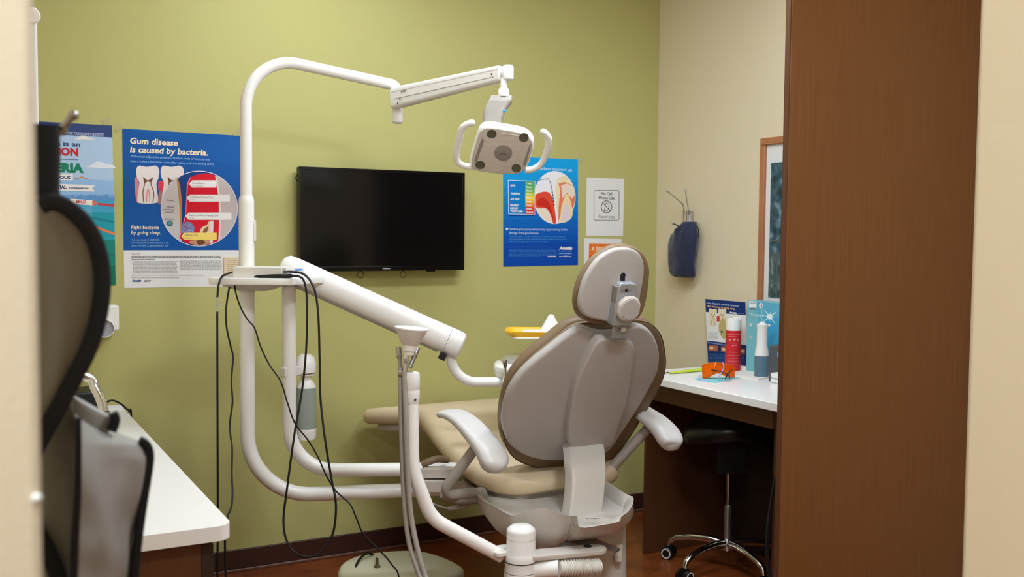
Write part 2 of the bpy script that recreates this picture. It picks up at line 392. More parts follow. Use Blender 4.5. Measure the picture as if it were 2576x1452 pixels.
p.poly([(470, 462), (478, 446), (500, 438), (520, 436), (540, 441), (546, 452), (552, 500), (552, 600), (540, 612), (500, 618), (470, 612), (450, 598), (458, 570), (466, 540), (468, 500)], ink(216, 16, 42))
p.poly([(470, 462), (478, 446), (480, 448), (473, 464), (470, 500), (468, 540), (460, 572), (452, 599), (450, 598), (458, 570), (466, 540), (468, 500)], ink(240, 120, 150))
p.poly(arc(-60, 61) + [(549, 604), (552, 560), (552, 500), (546, 452), (541, 443)], ink(196, 184, 180))
p.poly([(541, 443), (544, 442), (552, 480), (555, 520), (554, 600), (549, 607), (551, 560), (550, 500)], ink(226, 216, 210))
p.circ(472, 576, 17, ink(122, 128, 172), 18)
for k in range(26):
    a = random.uniform(0, 6.28); r = random.uniform(2, 15); x, y = 472 + r * math.cos(a), 576 + r * math.sin(a); b = random.uniform(0, 6.28)
    p.line([(x, y), (x + 4 * math.cos(b), y + 4 * math.sin(b))], 1.5, ink(176, 182, 214) if k % 3 else ink(150, 40, 80))
p.blob([(502, 585), (508, 572), (520, 566), (526, 556), (530, 560), (530, 600), (504, 600)], ink(226, 206, 170))
p.blob([(510, 585), (514, 576), (524, 570), (520, 584)], ink(140, 96, 60))
p.blob([(478, 606), (500, 604), (530, 604), (528, 612), (505, 617), (480, 613)], ink(196, 150, 106))
p.blob([(494, 606), (510, 604), (516, 612), (500, 616)], ink(112, 66, 40))
p.poly([(530, 555), (537, 555), (535, 612), (528, 613)], ink(236, 214, 214))
for (yy, xt, txt, sub, c, xe) in ((463, 475, 'Liquid Rinse', '(0.2 minutes)', WH, 544), (498.5, 469, 'Toothbrush/Dental Floss', '(2 mm)', WH, 578), (544, 466, 'Scaling and Root Planing (SRP)', '(5 mm)', WH, 582), (594.5, 455, 'ARESTIN + SRP', '(8+ mm)', ink(246, 214, 110), 545)):
    p.poly([(xt, yy), (xt + 8, yy - 9), (xe, yy - 9), (xe, yy + 9), (xt + 8, yy + 9)], c)
    p.text(xt + 9, yy - 0.5, txt, 4.6, TXTG, bold=0.01, width=len(txt) * 2.55); p.text(xt + 9, yy + 6, sub, 3.8, TXTG, width=len(sub) * 2)
for yy, s_ in ((506, 'Pocket'), (522.5, 'Plaque'), (529, 'containing'), (536, 'bacteria'), (553, 'Bacteria')):
    p.text(437, yy, s_, 4.4, TXTG, align='r', width=len(s_) * 2.7, bold=0.01)
p.circ(427, 562, 7.6, ink(40, 92, 104)); p.blob([(422, 560), (428, 556), (432, 562), (426, 566)], ink(90, 150, 150))
p.annulus(CX, CY, 95.4, 97.2, ink(232, 218, 232), ay=0.98)
p.text(330, 576, 'Fight bacteria', 9, CRM, width=70, bold=0.015, shear=0.12)
p.text(330, 589, 'by going deep.', 9, CRM, width=75, bold=0.015, shear=0.12)
for yy, s_, w in ((605.5, 'Ask your dentist if ARESTIN\u00ae', 71), (612.7, '(minocycline HCl) Microspheres, 1 mg,', 95), (620, 'along with SRP, is appropriate for you.', 94)):
    p.text(331, yy, s_, 4.8, SKYB, width=w, bold=0.004)
for yy in (641.5, 644.5): p.micro(331, 556, yy + 4, 1.5, TXTG, 3)
p.text(331, 640, 'INDICATION', 2.6, TXTG, width=22); p.text(331, 654.5, 'IMPORTANT SAFETY INFORMATION', 2.8, ink(90, 88, 92), width=58, bold=0.02)
for k in range(9):
    p.micro(334, 446, 659 + k * 3.5, 1.5, ink(176, 174, 176), k); 
    if k < 7: p.micro(453, 557, 657.5 + k * 3.4, 1.5, ink(176, 174, 176), k + 30)
p.micro(331, 520, 693, 1.5, ink(176, 174, 176), 5); p.micro(331, 450, 699, 1.5, ink(176, 174, 176), 6)
p.text(332, 709, 'Arestin', 5.6, ink(20, 60, 130), width=23, bold=0.05, shear=0.2); p.micro(362, 384, 706, 1.3, TXTG, 8); p.micro(362, 380, 709, 1.3, TXTG, 9)
gum_poster = p.done('wall_poster', 'blue gum disease poster with teeth diagram on green wall behind white post', 'poster')
# tan card behind the post
p = Print(lambda x, y: onY(x, y, YG - 0.003), (0, -1, 0), EX)
p.sheet([(563, 648), (612, 648), (612, 694), (563, 694)], PAPERT, 0.004)
for k in range(6): p.micro(571, 608, 656 + 5 * k, 1.4, ink(176, 150, 120), 70 + k)
p.done('note_card', 'small tan printed card on green wall just behind the white post', 'card')

# --- left poster, mostly behind the apron
p = Print(gw, (0, -1, 0), EX)
Q = [(10, 300.5), (282, 316), (291, 718), (20, 722)]
p.sheet(Q, ink(178, 204, 232))
NV = ink(52, 72, 122)
p.poly([(10, 300.5), (282, 316), (282.6, 346), (10.6, 332)], NV)
p.poly([(12, 480), (286.3, 490), (287, 540), (14, 540)], ink(122, 168, 220))
p.poly([(14, 440), (285.6, 455), (286.3, 491), (12, 490)], ink(150, 190, 232))
for k in range(24):
    x = 150 + k * 5.8; hgt = random.uniform(4, 15); p.rect(x, 503 - hgt, x + 5.2, 506, ink(96, 152, 212))
p.poly([(13, 500), (286.6, 503), (288, 560), (15, 560)], ink(72, 166, 206))
p.poly([(15, 530), (287.5, 535), (289, 610), (17, 610)], ink(38, 156, 172)); p.poly([(17, 600), (289, 604), (291, 718), (20, 722)], ink(24, 134, 120))
p.poly([(18, 670), (290, 668), (291, 718), (20, 722)], ink(18, 116, 92))
p.poly([(200, 540), (288, 556), (288, 562), (200, 544)], ink(28, 130, 150)); p.poly([(200, 620), (289, 640), (289, 646), (200, 630)], ink(20, 120, 110))
cl = ink(226, 232, 240)
p.blob([(190, 349), (198, 345), (204, 341), (214, 342), (222, 346), (236, 349), (236, 351), (190, 351)], ink(232, 232, 220))
p.blob([(218, 420), (232, 414), (242, 407), (256, 408), (268, 413), (284.5, 416), (284.8, 424), (220, 421)], cl)
p.text(154, 338, 'DO YOU HAVE YOU? ASK YOUR HYGIENIST OR DENTIST.'[10:], 8, ink(178, 190, 220), width=110, bold=0.03)
p.text(202, 369, 'Gum disease is an', 12, NV, align='r', width=175, bold=0.03)
p.text(197, 392, 'INFECTION', 19, ink(200, 40, 52), align='r', width=140, bold=0.05)
p.line([(60, 398), (197, 402)], 1.2, NV)
p.text(211, 434, 'BACTERIA', 22, ink(24, 132, 98), align='r', width=160, bold=0.06)
p.poly([(110, 438), (183, 439), (183, 454), (110, 453)], WH); p.text(177, 450.5, 'SERIOUS', 7.5, NV, align='r', width=50, bold=0.05)
p.line([(186, 447), (196, 449), (206, 445), (214, 449), (221, 448)], 2, ink(214, 140, 60), True)
p.poly([(100, 461), (239, 466), (232, 473.5), (239, 482), (100, 478)], WH); p.text(168, 475, 'POTENTIAL', 8.5, NV, align='r', width=62, bold=0.05); p.text(173, 474.5, 'consequences', 5, NV, width=50, bold=0.04)
p.poly([(176, 500), (233, 504), (233, 517), (176, 513)], WH); p.text(192, 511, 'MILD', 7.5, ink(206, 48, 52), width=25, bold=0.03); p.micro(182, 228, 514.5, 1.2, ink(206, 90, 90), 4)
p.poly([(232, 504), (240, 506), (246, 510), (240, 517), (232, 517)], ink(232, 110, 92))
p.poly([(246, 510), (287, 514), (287, 521), (246, 516)], ink(196, 74, 84))
p.poly([(238, 568), (289, 586), (289, 592), (244, 576)], ink(240, 124, 76))
for k in range(5): p.micro(205 - k * 0, 234, 524 + k * 4.4, 1.6, ink(190, 226, 236), 80 + k)
left_poster = p.done('wall_poster', 'pale blue and teal bacteria poster half hidden behind the hanging apron', 'poster')

# --- right blue poster
p = Print(gw, (0, -1, 0), EX)
q0, q1, q2, q3 = (1265.5, 393), (1453.6, 401), (1453.6, 667), (1266, 671)
p.sheet([q0, q1, q2, q3], ink(0, 96, 196))
def lerp(a, b, t): return (a[0] + (b[0] - a[0]) * t, a[1] + (b[1] - a[1]) * t)
cA, cB = (14, 164, 232), (0, 70, 168)
nb = 14
for k in range(nb):
    t0, t1 = k / nb, (k + 1) / nb; f = min(1, max(0, (k / nb - 0.1) / 0.7)); c = ink(*[int(a + (b - a) * f) for a, b in zip(cA, cB)])
    p.k = 1; p.poly([lerp(q0, q3, t0), lerp(q1, q2, t0), lerp(q1, q2, t1), lerp(q0, q3, t1)], c)
p.text(1276, 424, 'Make sure your numbers measure up.', 8, ink(214, 236, 250), width=169, shear=0.15)
LX, LY, LRX, LRY = 1395, 497, 52.5, 66.5
p.circ(LX, LY, LRX, ink(242, 240, 244), LRY)
def la(a0, a1, n=14, rr=0.975): return [(LX + LRX * rr * math.cos(math.radians(a0 + (a1 - a0) * k / n)), LY + LRY * rr * math.sin(math.radians(a0 + (a1 - a0) * k / n))) for k in range(n + 1)]
p.poly([(1346, 521), (1360, 520), (1375, 525), (1384, 540), (1390, 560)] + la(98, 152), ink(240, 224, 204))
p.blob([(1346, 494), (1354, 486), (1372, 482), (1384, 488), (1392, 508), (1397, 540), (1398, 561), (1391, 561), (1386, 545), (1380, 532), (1372, 524), (1360, 524), (1346, 519)], ink(226, 76, 56))
p.blob([(1352, 506), (1364, 498), (1378, 506), (1386, 524), (1392, 548), (1388, 548), (1380, 528), (1366, 520), (1354, 518)], ink(206, 44, 32))
p.line([(1346, 456), (1362, 452), (1378, 450), (1384, 458), (1389, 480), (1393, 510)], 2, ink(96, 130, 160))
p.poly([(1402, 448), (1424, 440)] + la(-52, 46) + [(1425, 556), (1404, 560), (1400, 520), (1396, 480)], ink(242, 226, 184))
p.poly([(1405, 462), (1420, 458)] + la(-28, 22) + [(1436, 530), (1424, 486), (1418, 500), (1410, 540), (1404, 558), (1405, 520), (1409, 480)], ink(232, 130, 96))
p.poly([(1411, 466), (1426, 462), (1444, 470), (1446, 490), (1438, 500), (1426, 484), (1414, 500)], ink(240, 220, 200))
p.blob([(1426, 488), (1436, 510), (1440, 540), (1430, 555), (1412, 558), (1412, 520)], ink(244, 222, 168))
p.blob([(1426, 510), (1432, 530), (1432, 552), (1414, 556), (1416, 530)], ink(230, 212, 222))
for k in range(5): p.circ(1388.5 + k * 1.3, 483 + k * 8, 1.6, ink(30, 30, 40), 2.4, 12)
p.poly([(1281, 541), (1346, 540), (1346, 543.5), (1281, 544)], ink(0, 58, 130))
p.poly([(1277.5, 453), (1346, 455.5), (1345.5, 541), (1278.5, 539)], ink(210, 232, 248)); p.poly([(1279, 454.6), (1344.8, 457), (1344.4, 539.5), (1280, 537.6)], ink(0, 128, 206))
bars = [(84, 170, 100), (96, 178, 96), (122, 190, 92), (196, 206, 72), (246, 214, 70), (248, 184, 64), (240, 124, 60), (228, 70, 54), (222, 48, 50)]
for k, c in enumerate(bars):
    y0 = 456.6 + k * 9.1; p.k = 44; p.poly([(1321, y0), (1344.6, y0 + 0.7), (1344.6, y0 + 9.8), (1321, y0 + 9.1)], ink(*c))
    p.k = 46; p.text(1324, y0 + 6.8, '%d mm%s' % (k + 1, '+' if k == 8 else ''), 4.4, WH, width=13 if k < 8 else 17, bold=0.05)
for yy, s_, w in ((469, 'SAFE', 12), (489, 'WARNING', 24), (503, 'ACT NOW', 23), (518.5, 'HIGHEST', 21), (526, 'RISK OF', 19), (533.5, 'TOOTH LOSS', 31)):
    p.text(1283.5, yy, s_, 4.8, WH, width=w, bold=0.05)
p.circ(1275, 576, 3, WH)
p.text(1280, 579, 'Preserve your pearly whites today by preventing further', 6.2, ink(206, 226, 248), width=153)
p.text(1280, 588.5, 'damage from gum disease.', 6.2, ink(206, 226, 248), width=76)
for yy, s_, w in ((596, 'Measuring the space, or "pocket," between your gum and tooth is a critical component in', 147), (602.5, 'diagnosing gum disease. A pocket measuring 4 mm or more in depth may mean you have an', 148), (609, 'infection. And the deeper the pocket, the greater the infection.', 101)):
    p.text(1280, yy, s_, 3.6, ink(96, 172, 232), width=w)
for k in range(9):
    if k != 1: p.micro(1280, 1400 if k < 8 else 1365, 622 + k * 3, 1.0, ink(70, 140, 210), k + 90)
p.line([(1403.5, 618), (1403.5, 646)], 0.6, ink(70, 140, 210))
p.text(1406, 628, 'Arestin', 8, WH, width=33, bold=0.06, shear=0.2); p.micro(1406, 1437, 633, 1.8, ink(70, 150, 220), 1)
p.text(1406, 639, 'MICROSPHERES', 2.8, ink(160, 204, 240), width=32, bold=0.03); p.text(1406, 646.5, 'www.ARESTIN.com', 3, WH, width=31, bold=0.03); p.text(1377, 647, 'ORAPHARMA', 3.2, WH, width=22, bold=0.05, shear=0.2)
right_poster = p.done('wall_poster', 'bright blue gum pocket measuring poster right of the wall screen', 'poster')

# --- no cell phone sheet
p = Print(gw, (0, -1, 0), EX)
p.sheet([(1475.7, 446.8), (1570, 450), (1567, 593.5), (1474, 593)], PAPER)
K = ink(44, 42, 44)
def rr_line(x0, y0, x1, y1, r, w):
    pts = [((x0 + x1) / 2 + a, (y0 + y1) / 2 + b) for a, b in rrect(x1 - x0, y1 - y0, r)]; p.line(pts + [pts[0]], w, K)
rr_line(1494, 479, 1557, 554, 4, 1.2)
p.text(1526, 491, 'No Cell', 8, K, align='c', width=27, bold=0.02); p.text(1526, 501.5, 'Phone Use', 8, K, align='c', width=39, bold=0.02)
p.annulus(1525.5, 520.5, 12.4, 14, K, ay=1.14); p.line([(1515.5, 509.5), (1536, 532)], 1.5, K)
p.line([(1524, 511), (1532, 512), (1530, 528), (1520, 530), (1521, 524), (1524, 511)], 1.3, K); p.circ(1520, 529, 1.5, K); p.circ(1527, 530.5, 1.5, K)
p.text(1526, 549, 'Thank you', 8.5, K, align='c', width=42, shear=0.4, bold=0.0)
p.done('paper_sign', 'white paper sign with crossed out phone in a black box', 'sign')
# --- orange sheet
p = Print(gw, (0, -1, 0), EX)
p.sheet([(1469.5, 599.7), (1563, 601.4), (1561, 742), (1468, 744)], PAPER)
p.poly([(1481.5, 613), (1552, 614), (1551, 720), (1480, 722)], ink(238, 120, 48))
p.poly([(1481, 640), (1551.6, 641), (1551.4, 660), (1480.8, 660)], ink(228, 96, 36))
p.text(1487, 631.5, 'A BRIGHT', 11, ink(250, 222, 190), width=52, bold=0.03)
p.done('paper_sign', 'white sheet with orange panel partly hidden behind the headrest', 'sign')
# clear tape at poster corners
for (x, y), pr in (((300, 322), gum_poster), ((596, 333), gum_poster), ((268, 303), left_poster), ((1460, 402), right_poster)):
    c = gw(x, y) + V((0, -0.003, 0)); mb = MB(); mb.obox(c, (V((0.8, 0, 0.6)), V((-0.6, 0, 0.8)), V((0, 1, 0))), (0.016, 0.009, 0.0003)); mb.build('clear_tape', pr, TAPE)

# ================================================================== WALL SCREEN
t = thing('wall_screen', 'black flat television mounted on the green wall', 'television', gw(960, 684))
x0, x1, z0, z1 = gw(753.5, 418.4).x * 0.982, gw(1168.2, 435).x * 0.982, 0, 0
YF = YG - 0.072
a, b = onY(753.5, 418.4, YF), onY(1168.2, 679.5, YF)
x0, z1, x1, z0 = a.x, a.z, b.x, b.z
mb = MB(); mb.box(x0, x1, YF + 0.004, YG - 0.03, z0, z1); mb.build('housing', t, BLACK, bevel=0.004)
mb = MB()
bw = 0.012
mb.box(x0, x1, YF, YF + 0.005, z1 - bw, z1); mb.box(x0, x1, YF, YF + 0.005, z0, z0 + 0.019); mb.box(x0, x0 + bw, YF, YF + 0.005, z0 + 0.019, z1 - bw); mb.box(x1 - bw, x1, YF, YF + 0.005, z0 + 0.019, z1 - bw)
mb.build('bezel', t, BEZEL, bevel=0.001)
mb = MB(); mb.box(x0 + bw, x1 - bw, YF + 0.0025, YF + 0.004, z0 + 0.019, z1 - bw); mb.build('screen', t, SCREEN)
mb = MB(); c = onY(972, 678, YF); letter(mb, 'SAMSUNG', V((c.x, YF, z0 + 0.007)), EX, EZ, V((0, -0.0006, 0)), 0.0055, width=0.034, align='c', bold=0.03); mb.build('brand_mark', t, ink(200, 200, 200))
mb = MB(); mb.box((x0 + x1) / 2 - 0.15, (x0 + x1) / 2 + 0.15, YG - 0.03, YG, z0 + 0.1, z1 - 0.1); mb.build('wall_bracket', t, BLACK)
for px, py in ((907, 691), (1014, 690)):
    c = onY(px, py, YG - 0.05); r = 0.0135
    mb = MB(); mb.tube([c + V((r * math.cos(2 * PI * k / 20), 0.004 * math.sin(4 * PI * k / 20), r * math.sin(2 * PI * k / 20))) for k in range(21)], 0.0016, 6); mb.build('cable_loop', t, ink(70, 64, 40))
c = onY(749, 448, YG - 0.045); mb = MB(); mb.tube([c + V((0.006 - 0.014 * math.sin(PI * k / 12), 0, 0.018 - 0.036 * k / 12)) for k in range(13)], 0.0022, 6); mb.build('side_cable_loop', t, BLACK)
c = onY(1083, 682, YF + 0.02); mb = MB(); mb.box(c.x - 0.016, c.x + 0.016, YF + 0.006, YF + 0.03, z0 - 0.006, z0); mb.build('sensor_pod', t, BLACK, bevel=0.002)

# ================================================================== DENTAL LIGHT ON ITS POST
DP = 3.42
P0 = pt(621.5, 800, DP); px_, py_ = P0.x, P0.y
def postz(y): return pt(621.5, y, DP).z if False else (EYE + ray(621.5, y).z * (py_ / ray(621.5, y).y))
t = thing('dental_light', 'white dental operatory light on a tall curved post', 'dental lamp', (px_, py_, 0.2))
zt = postz(1250)
lowdir = V((0.953, -0.30, 0)).normalized()
corner = V((px_, py_, zt))
tubeend = corner + lowdir * 0.80
mb = MB(); mb.tube(fillet([V((px_, py_, postz(672))), corner, tubeend], 0.21, 16), 0.0246, 24); mb.build('lower_post', t, WHITE)
mb = MB(); mb.lathe((px_, py_, postz(700)), EZ, [(0.0255, 0), (0.0255, postz(510) - postz(700)), (0.0252, postz(503) - postz(700)), (0.0215, postz(493) - postz(700))]); mb.build('post_sleeve', t, WHITE)
zs = postz(494)
bend = V((px_, py_, postz(133)))
be = pt(1000, 216, 3.66)
knee = be
bdir = (be - bend)
mb = MB(); path = fillet([V((px_, py_, zs)), bend, be, be + V((0, 0, -0.085))], [0.16, 0.03], 14); mb.tube(path, 0.0195, 24); mb.build('boom', t, WHITE)
# sleeve clip
c = V((px_, py_, (postz(552) + postz(610)) / 2)) + RGT * 0.0262; mb = MB(); mb.obox(c, (RGT, FWD, EZ), (0.005, 0.010, 0.036)); mb.build('sleeve_clip', t, OFFW, bevel=0.004)
# flex arm
hinge = be + V((0, 0, -0.088))
mb = MB(); mb.lathe(be + V((0, 0, -0.135)), EZ, [(0.014, 0), (0.0195, 0.006), (0.0198, 0.045), (0.0198, 0.052)]); mb.build('hinge_collar', t, WHITEP)
A0 = pt(990, 250, 3.64); A1 = pt(1262, 187, 3.36); ad = (A1 - A0).normalized(); side = ad.cross(EZ).normalized(); aup = side.cross(ad).normalized()
L = (A1 - A0).length
def sect(c, hw, ht): return [c + side * a + aup * b for a, b in rrect(hw * 2, ht * 2, min(hw, ht) * 0.6)]
mb = MB(); mb.loft([sect(A0 + ad * (L * f), 0.020 - 0.004 * f, 0.036 - 0.012 * f) for f in (0, 0.02, 0.5, 1)]); arm = mb.build('spring_arm', t, OFFW, bevel=0.003)
mb = MB(); mb.loft([sect(A0 + ad * (L * f) + aup * (0.028 - 0.008 * f), 0.0212 - 0.004 * f, 0.011 - 0.003 * f) for f in (0.02, 0.5, 1)]); mb.build('arm_cover', t, WHITEP, bevel=0.002)
mb = MB(); fs = -side if (-side).dot(FWD) < 0 else side
lo = A0 + ad * 0.055 + fs * 0.0206 + aup * 0.012
letter(mb, 'a-dec', lo, ad if ad.dot(RGT) > 0 else -ad, aup, fs * 0.0008, 0.009, bold=0.02, shear=0.2); mb.build('arm_logo', arm, ink(80, 78, 74))
mb = MB(); mb.tube([A0 + ad * 0.02 + fs * 0.0203 - aup * 0.004, A1 - ad * 0.02 + fs * 0.0163 - aup * 0.006], 0.0008, 6); mb.build('arm_seam', arm, SEAM)
for f, dz in ((0.10, -0.010), (0.075, -0.022), (0.94, 0.004)):
    mb = MB(); mb.sphere(A0 + ad * (L * f) + fs * (0.0202 - 0.004 * f) + aup * dz, 0.0028, 8); mb.build('arm_screw', arm, HOLE)
E = pt(1278, 182, 3.34)
mb = MB(); mb.loft([[E + RGT * a + FWD * b + EZ * z for a, b in rrect(0.037 * k, 0.040 * k, 0.012 * k)] for z, k in ((-0.024, 0.92), (-0.02, 1), (0.014, 1), (0.020, 0.86), (0.023, 0.6))]); mb.build('arm_end_cap', t, WHITEP)
def ez(y): return pt(1267, y, 3.34)
mb = MB(); mb.lathe(ez(224), EZ, [(0.0105, 0), (0.0105, ez(196).z - ez(224).z)]); mb.lathe(ez(243), EZ, [(0.018, 0), (0.0185, 0.004), (0.018, 0.022), (0.014, 0.027)]); mb.build('drop_collar', t, WHITEP)
# yoke
mb = MB()
yk = [pt(1262, 243, 3.34), pt(1257, 258, 3.335), pt(1244, 280, 3.325), pt(1238, 315, 3.315)]
ws = [0.036, 0.040, 0.036, 0.030]; ts = [0.012, 0.018, 0.014, 0.012]
yp = spline(yk, 5); n = len(yp)
rings = []
for i, q in enumerate(yp):
    f = i / (n - 1); k = f * 3; a = int(min(k, 2)); w_ = ws[a] + (ws[a + 1] - ws[a]) * (k - a); t_ = ts[a] + (ts[a + 1] - ts[a]) * (k - a)
    d = (yp[min(i + 1, n - 1)] - yp[max(i - 1, 0)]).normalized(); nn = RGT.cross(d).normalized(); rings.append([q + RGT * a2 + nn * b2 for a2, b2 in rrect(2 * w_, 2 * t_, t_ * 0.8)])
mb.loft(rings); yoke = mb.build('yoke', t, mat('yoke_shaded_grey', rgb(150, 143, 132), 0.4))  # darker grey paints in the shade of a downward-facing yoke
mb = MB(); mb.sphere(pt(1270, 279, 3.30), 0.005, 10, (1.3, 1, 0.8)); mb.build('blue_switch', yoke, ink(60, 160, 220))
# lamp head: faces down and to the camera
hc = pt(1263, 378, 3.30)
c0, c1, c2, c3 = (1205, 318), (1338, 340), (1312, 440), (1188, 425)
# head axes estimated from the corners: tilted face
fn = (-FWD * 0.80 - EZ * 0.60).normalized()
def hp(x, y): return onP(x, y, hc, fn)
hx = (hp(1338, 345) - hp(1200, 326)).normalized(); hx = (hx - fn * hx.dot(fn)).normalized(); hy = fn.cross(hx).normalized()
if hy.z < 0: hy = -hy
hw = 0.093; hh = 0.083
face = [hp(1225, 318), hp(1262, 322), hp(1310, 331), hp(1333, 343), hp(1342, 362), hp(1337, 390), hp(1327, 418), hp(1312, 434), hp(1290, 439), hp(1240, 436), hp(1203, 431), hp(1187, 421), hp(1184, 405), hp(1190, 380), hp(1202, 340), hp(1210, 325)]
face = smooth2(face, 4)
cen = sum(face, V()) / len(face)
mb = MB(); mb.slab([cen + (q - cen) * 1.02 for q in face], -fn, 0.042, 0.016, 5); head = mb.build('lamp_head', t, WHITEP)
mb = MB(); mb.slab([cen + (q - cen) * 0.955 + fn * 0.001 for q in face], fn, 0.004, 0.003, 3); mb.build('lens_cover', head, LENSP)
def hq(x, y, o=0.0055): return hp(x, y) + fn * o
for x, y in ((1237, 335), (1318, 344), (1208, 413), (1299, 421)):
    mb = MB(); mb.lathe(hq(x, y, 0.004), fn, [(0.0155, 0), (0.0155, 0.002), (0.013, 0.0026), (0.0122, 0.0012)], 24); mb.use(LENSD); mb.build('led_lens', head)
mb = MB(); mb.lathe(hq(1266, 383, 0.0045), fn, [(0.029, 0), (0.029, 0.0015), (0.028, 0.002)], 36); mb.build('centre_badge', head, LENSG)
mb = MB(); letter(mb, 'a-dec', hq(1267, 387, 0.007), hx, hy, V(), 0.008, align='c', bold=0.02, shear=0.2); mb.build('badge_logo', head, ink(96, 92, 88))
for xs in (((1212, 346), (1218, 352), (1199, 408), (1193, 402)), ((1332, 364), (1337, 360), (1322, 415), (1315, 412))):
    mb = MB(); mb.prism([hq(*q, 0.0045) for q in xs], fn, 0.0012); mb.build('side_window', head, LENSG)
mb = MB(); mb.tube([hq(1262, 334, 0.0055), hq(1303, 339, 0.0055)], 0.0012, 6); mb.build('highlight_slot', head, WHITE)
for k in range(26):
    pass
for pts, d0 in (((((1195, 313), (1178, 316), (1163, 327), (1156, 352), (1148, 385), (1148, 405), (1158, 418), (1178, 424), (1195, 424)), 3.28)), (((1361, 332), (1374, 342), (1381, 356), (1377, 382), (1366, 410), (1352, 425), (1335, 432), (1320, 433)), 3.29)):
    mb = MB(); sp_ = spline([hp(*q) - fn * 0.012 for q in pts], 6); n = len(sp_)
    mb.tube(sp_, [0.0108 * min(1, (0.45, 0.8, 0.94)[min(i, 2)] if i < 3 else 1, 0.7 if i > n - 2 else 1) for i in range(n)], 14); mb.build('handle', head, WHITEP)

# ------------------------------------------------------------------ shelf on the post and its things
zsh = postz(702)
sd = V((0.965, -0.26, 0)).normalized(); sn = V((-sd.y, sd.x, 0))
t = thing('post_shelf', 'small white tray shelf clamped to the white post', 'shelf', (px_, py_, zsh - 0.02))
SL = pt(566, 702, DP - 0.18); SR = pt(770, 702, DP - 0.18)
sc_ = (pt(694, 702, DP - 0.045)); sc_.z = zsh
def shp(a, b, z=0): return V((px_, py_, zsh + z)) + RGT.normalized() * a + V((sy, cy, 0)) * b
out = [(-0.080, -0.13), (0.155, -0.13), (0.180, -0.12), (0.190, -0.105), (0.27, 0.05), (0.272, 0.075), (0.25, 0.09), (0.04, 0.09), (-0.05, 0.05), (-0.09, -0.095), (-0.092, -0.12)]
mb = MB(); mb.slab([V((px_, py_, zsh - 0.013)) + _r * a + V((sy, cy, 0)) * b for a, b in out], EZ, 0.022, 0.003, 2); mb.build('tray_top', t, WHITEP)
mb = MB(); mb.loft([[V((px_, py_, zsh - 0.013 - z)) + _r * (0.03 + a * k) + V((sy, cy, 0)) * (-0.02 + b * k) for a, b in rrect(0.20, 0.13, 0.03)] for z, k in ((0, 1), (0.008, 0.95), (0.02, 0.62), (0.024, 0.5))]); mb.build('tray_underside', t, GREYP2)
mb = MB(); mb.lathe((px_, py_, zsh - 0.045), EZ, [(0.0275, 0), (0.0275, 0.045)]); mb.build('post_clamp', t, OFFW)
FH = V((sy, cy, 0))
zt_ = zsh + 0.009
def sq(x, y, z): 
    d = ray(x, y); return CAM + d * ((z - EYE) / d.z)
# control box standing on the shelf
bd = DP - 0.115
bl, br_ = pt(585, 690, bd), pt(709, 690, bd)
t = thing('control_box', 'slim white control box with blue marked end on the post shelf', 'box', (bl.x, bl.y, zt_))
u_ = (V((br_.x, br_.y, 0)) - V((bl.x, bl.y, 0))).normalized(); w_ = V((-u_.y, u_.x, 0))
Lb = (br_ - bl).length
mb = MB(); mb.obox(V((bl.x, bl.y, zt_ + 0.0175)) + u_ * (Lb / 2) + w_ * 0.045, (u_, w_, EZ), (Lb / 2, 0.045, 0.0175)); mb.build('case', t, OFFW, bevel=0.002)
mb = MB(); ec = V((bl.x, bl.y, zt_)) + u_ * (Lb + 0.0005); q = lambda b, z: ec + u_ * 0 + w_ * b + EZ * z
u2 = (u_ * 0.75 + w_ * 0.66).normalized(); w2 = V((-u2.y, u2.x, 0))
mb.obox(V((bl.x, bl.y, zt_ + 0.0165)) + u_ * (Lb + 0.03) + w_ * 0.035, (u2, w2, EZ), (0.034, 0.012, 0.0165)); endp = mb.build('connector_panel', t, WHITEP, bevel=0.001)
fc = V((bl.x, bl.y, zt_)) + u_ * (Lb + 0.03) + w_ * 0.035 - w2 * 0.0123
mb = MB(); mb.obox(fc + u2 * 0.012 + EZ * 0.026, (u2, w2, EZ), (0.012, 0.0004, 0.003)); mb.build('blue_label', endp, ink(90, 150, 220))
mb = MB(); mb.use(ink(120, 150, 180)); letter(mb, 'HDMI  USB', fc - u2 * 0.004 + EZ * 0.014, u2, EZ, -w2 * 0.0004, 0.003); letter(mb, 'POWER', fc - u2 * 0.004 + EZ * 0.008, u2, EZ, -w2 * 0.0004, 0.0028); mb.build('port_marks', endp)
jack = pt(716, 684, (fc - CAM).dot(FWD) - 0.004)
mb = MB(); mb.lathe(jack, -FWD, [(0.005, -0.01), (0.005, 0.004), (0.003, 0.008)], 12); mb.build('plug', t, BLACKR)
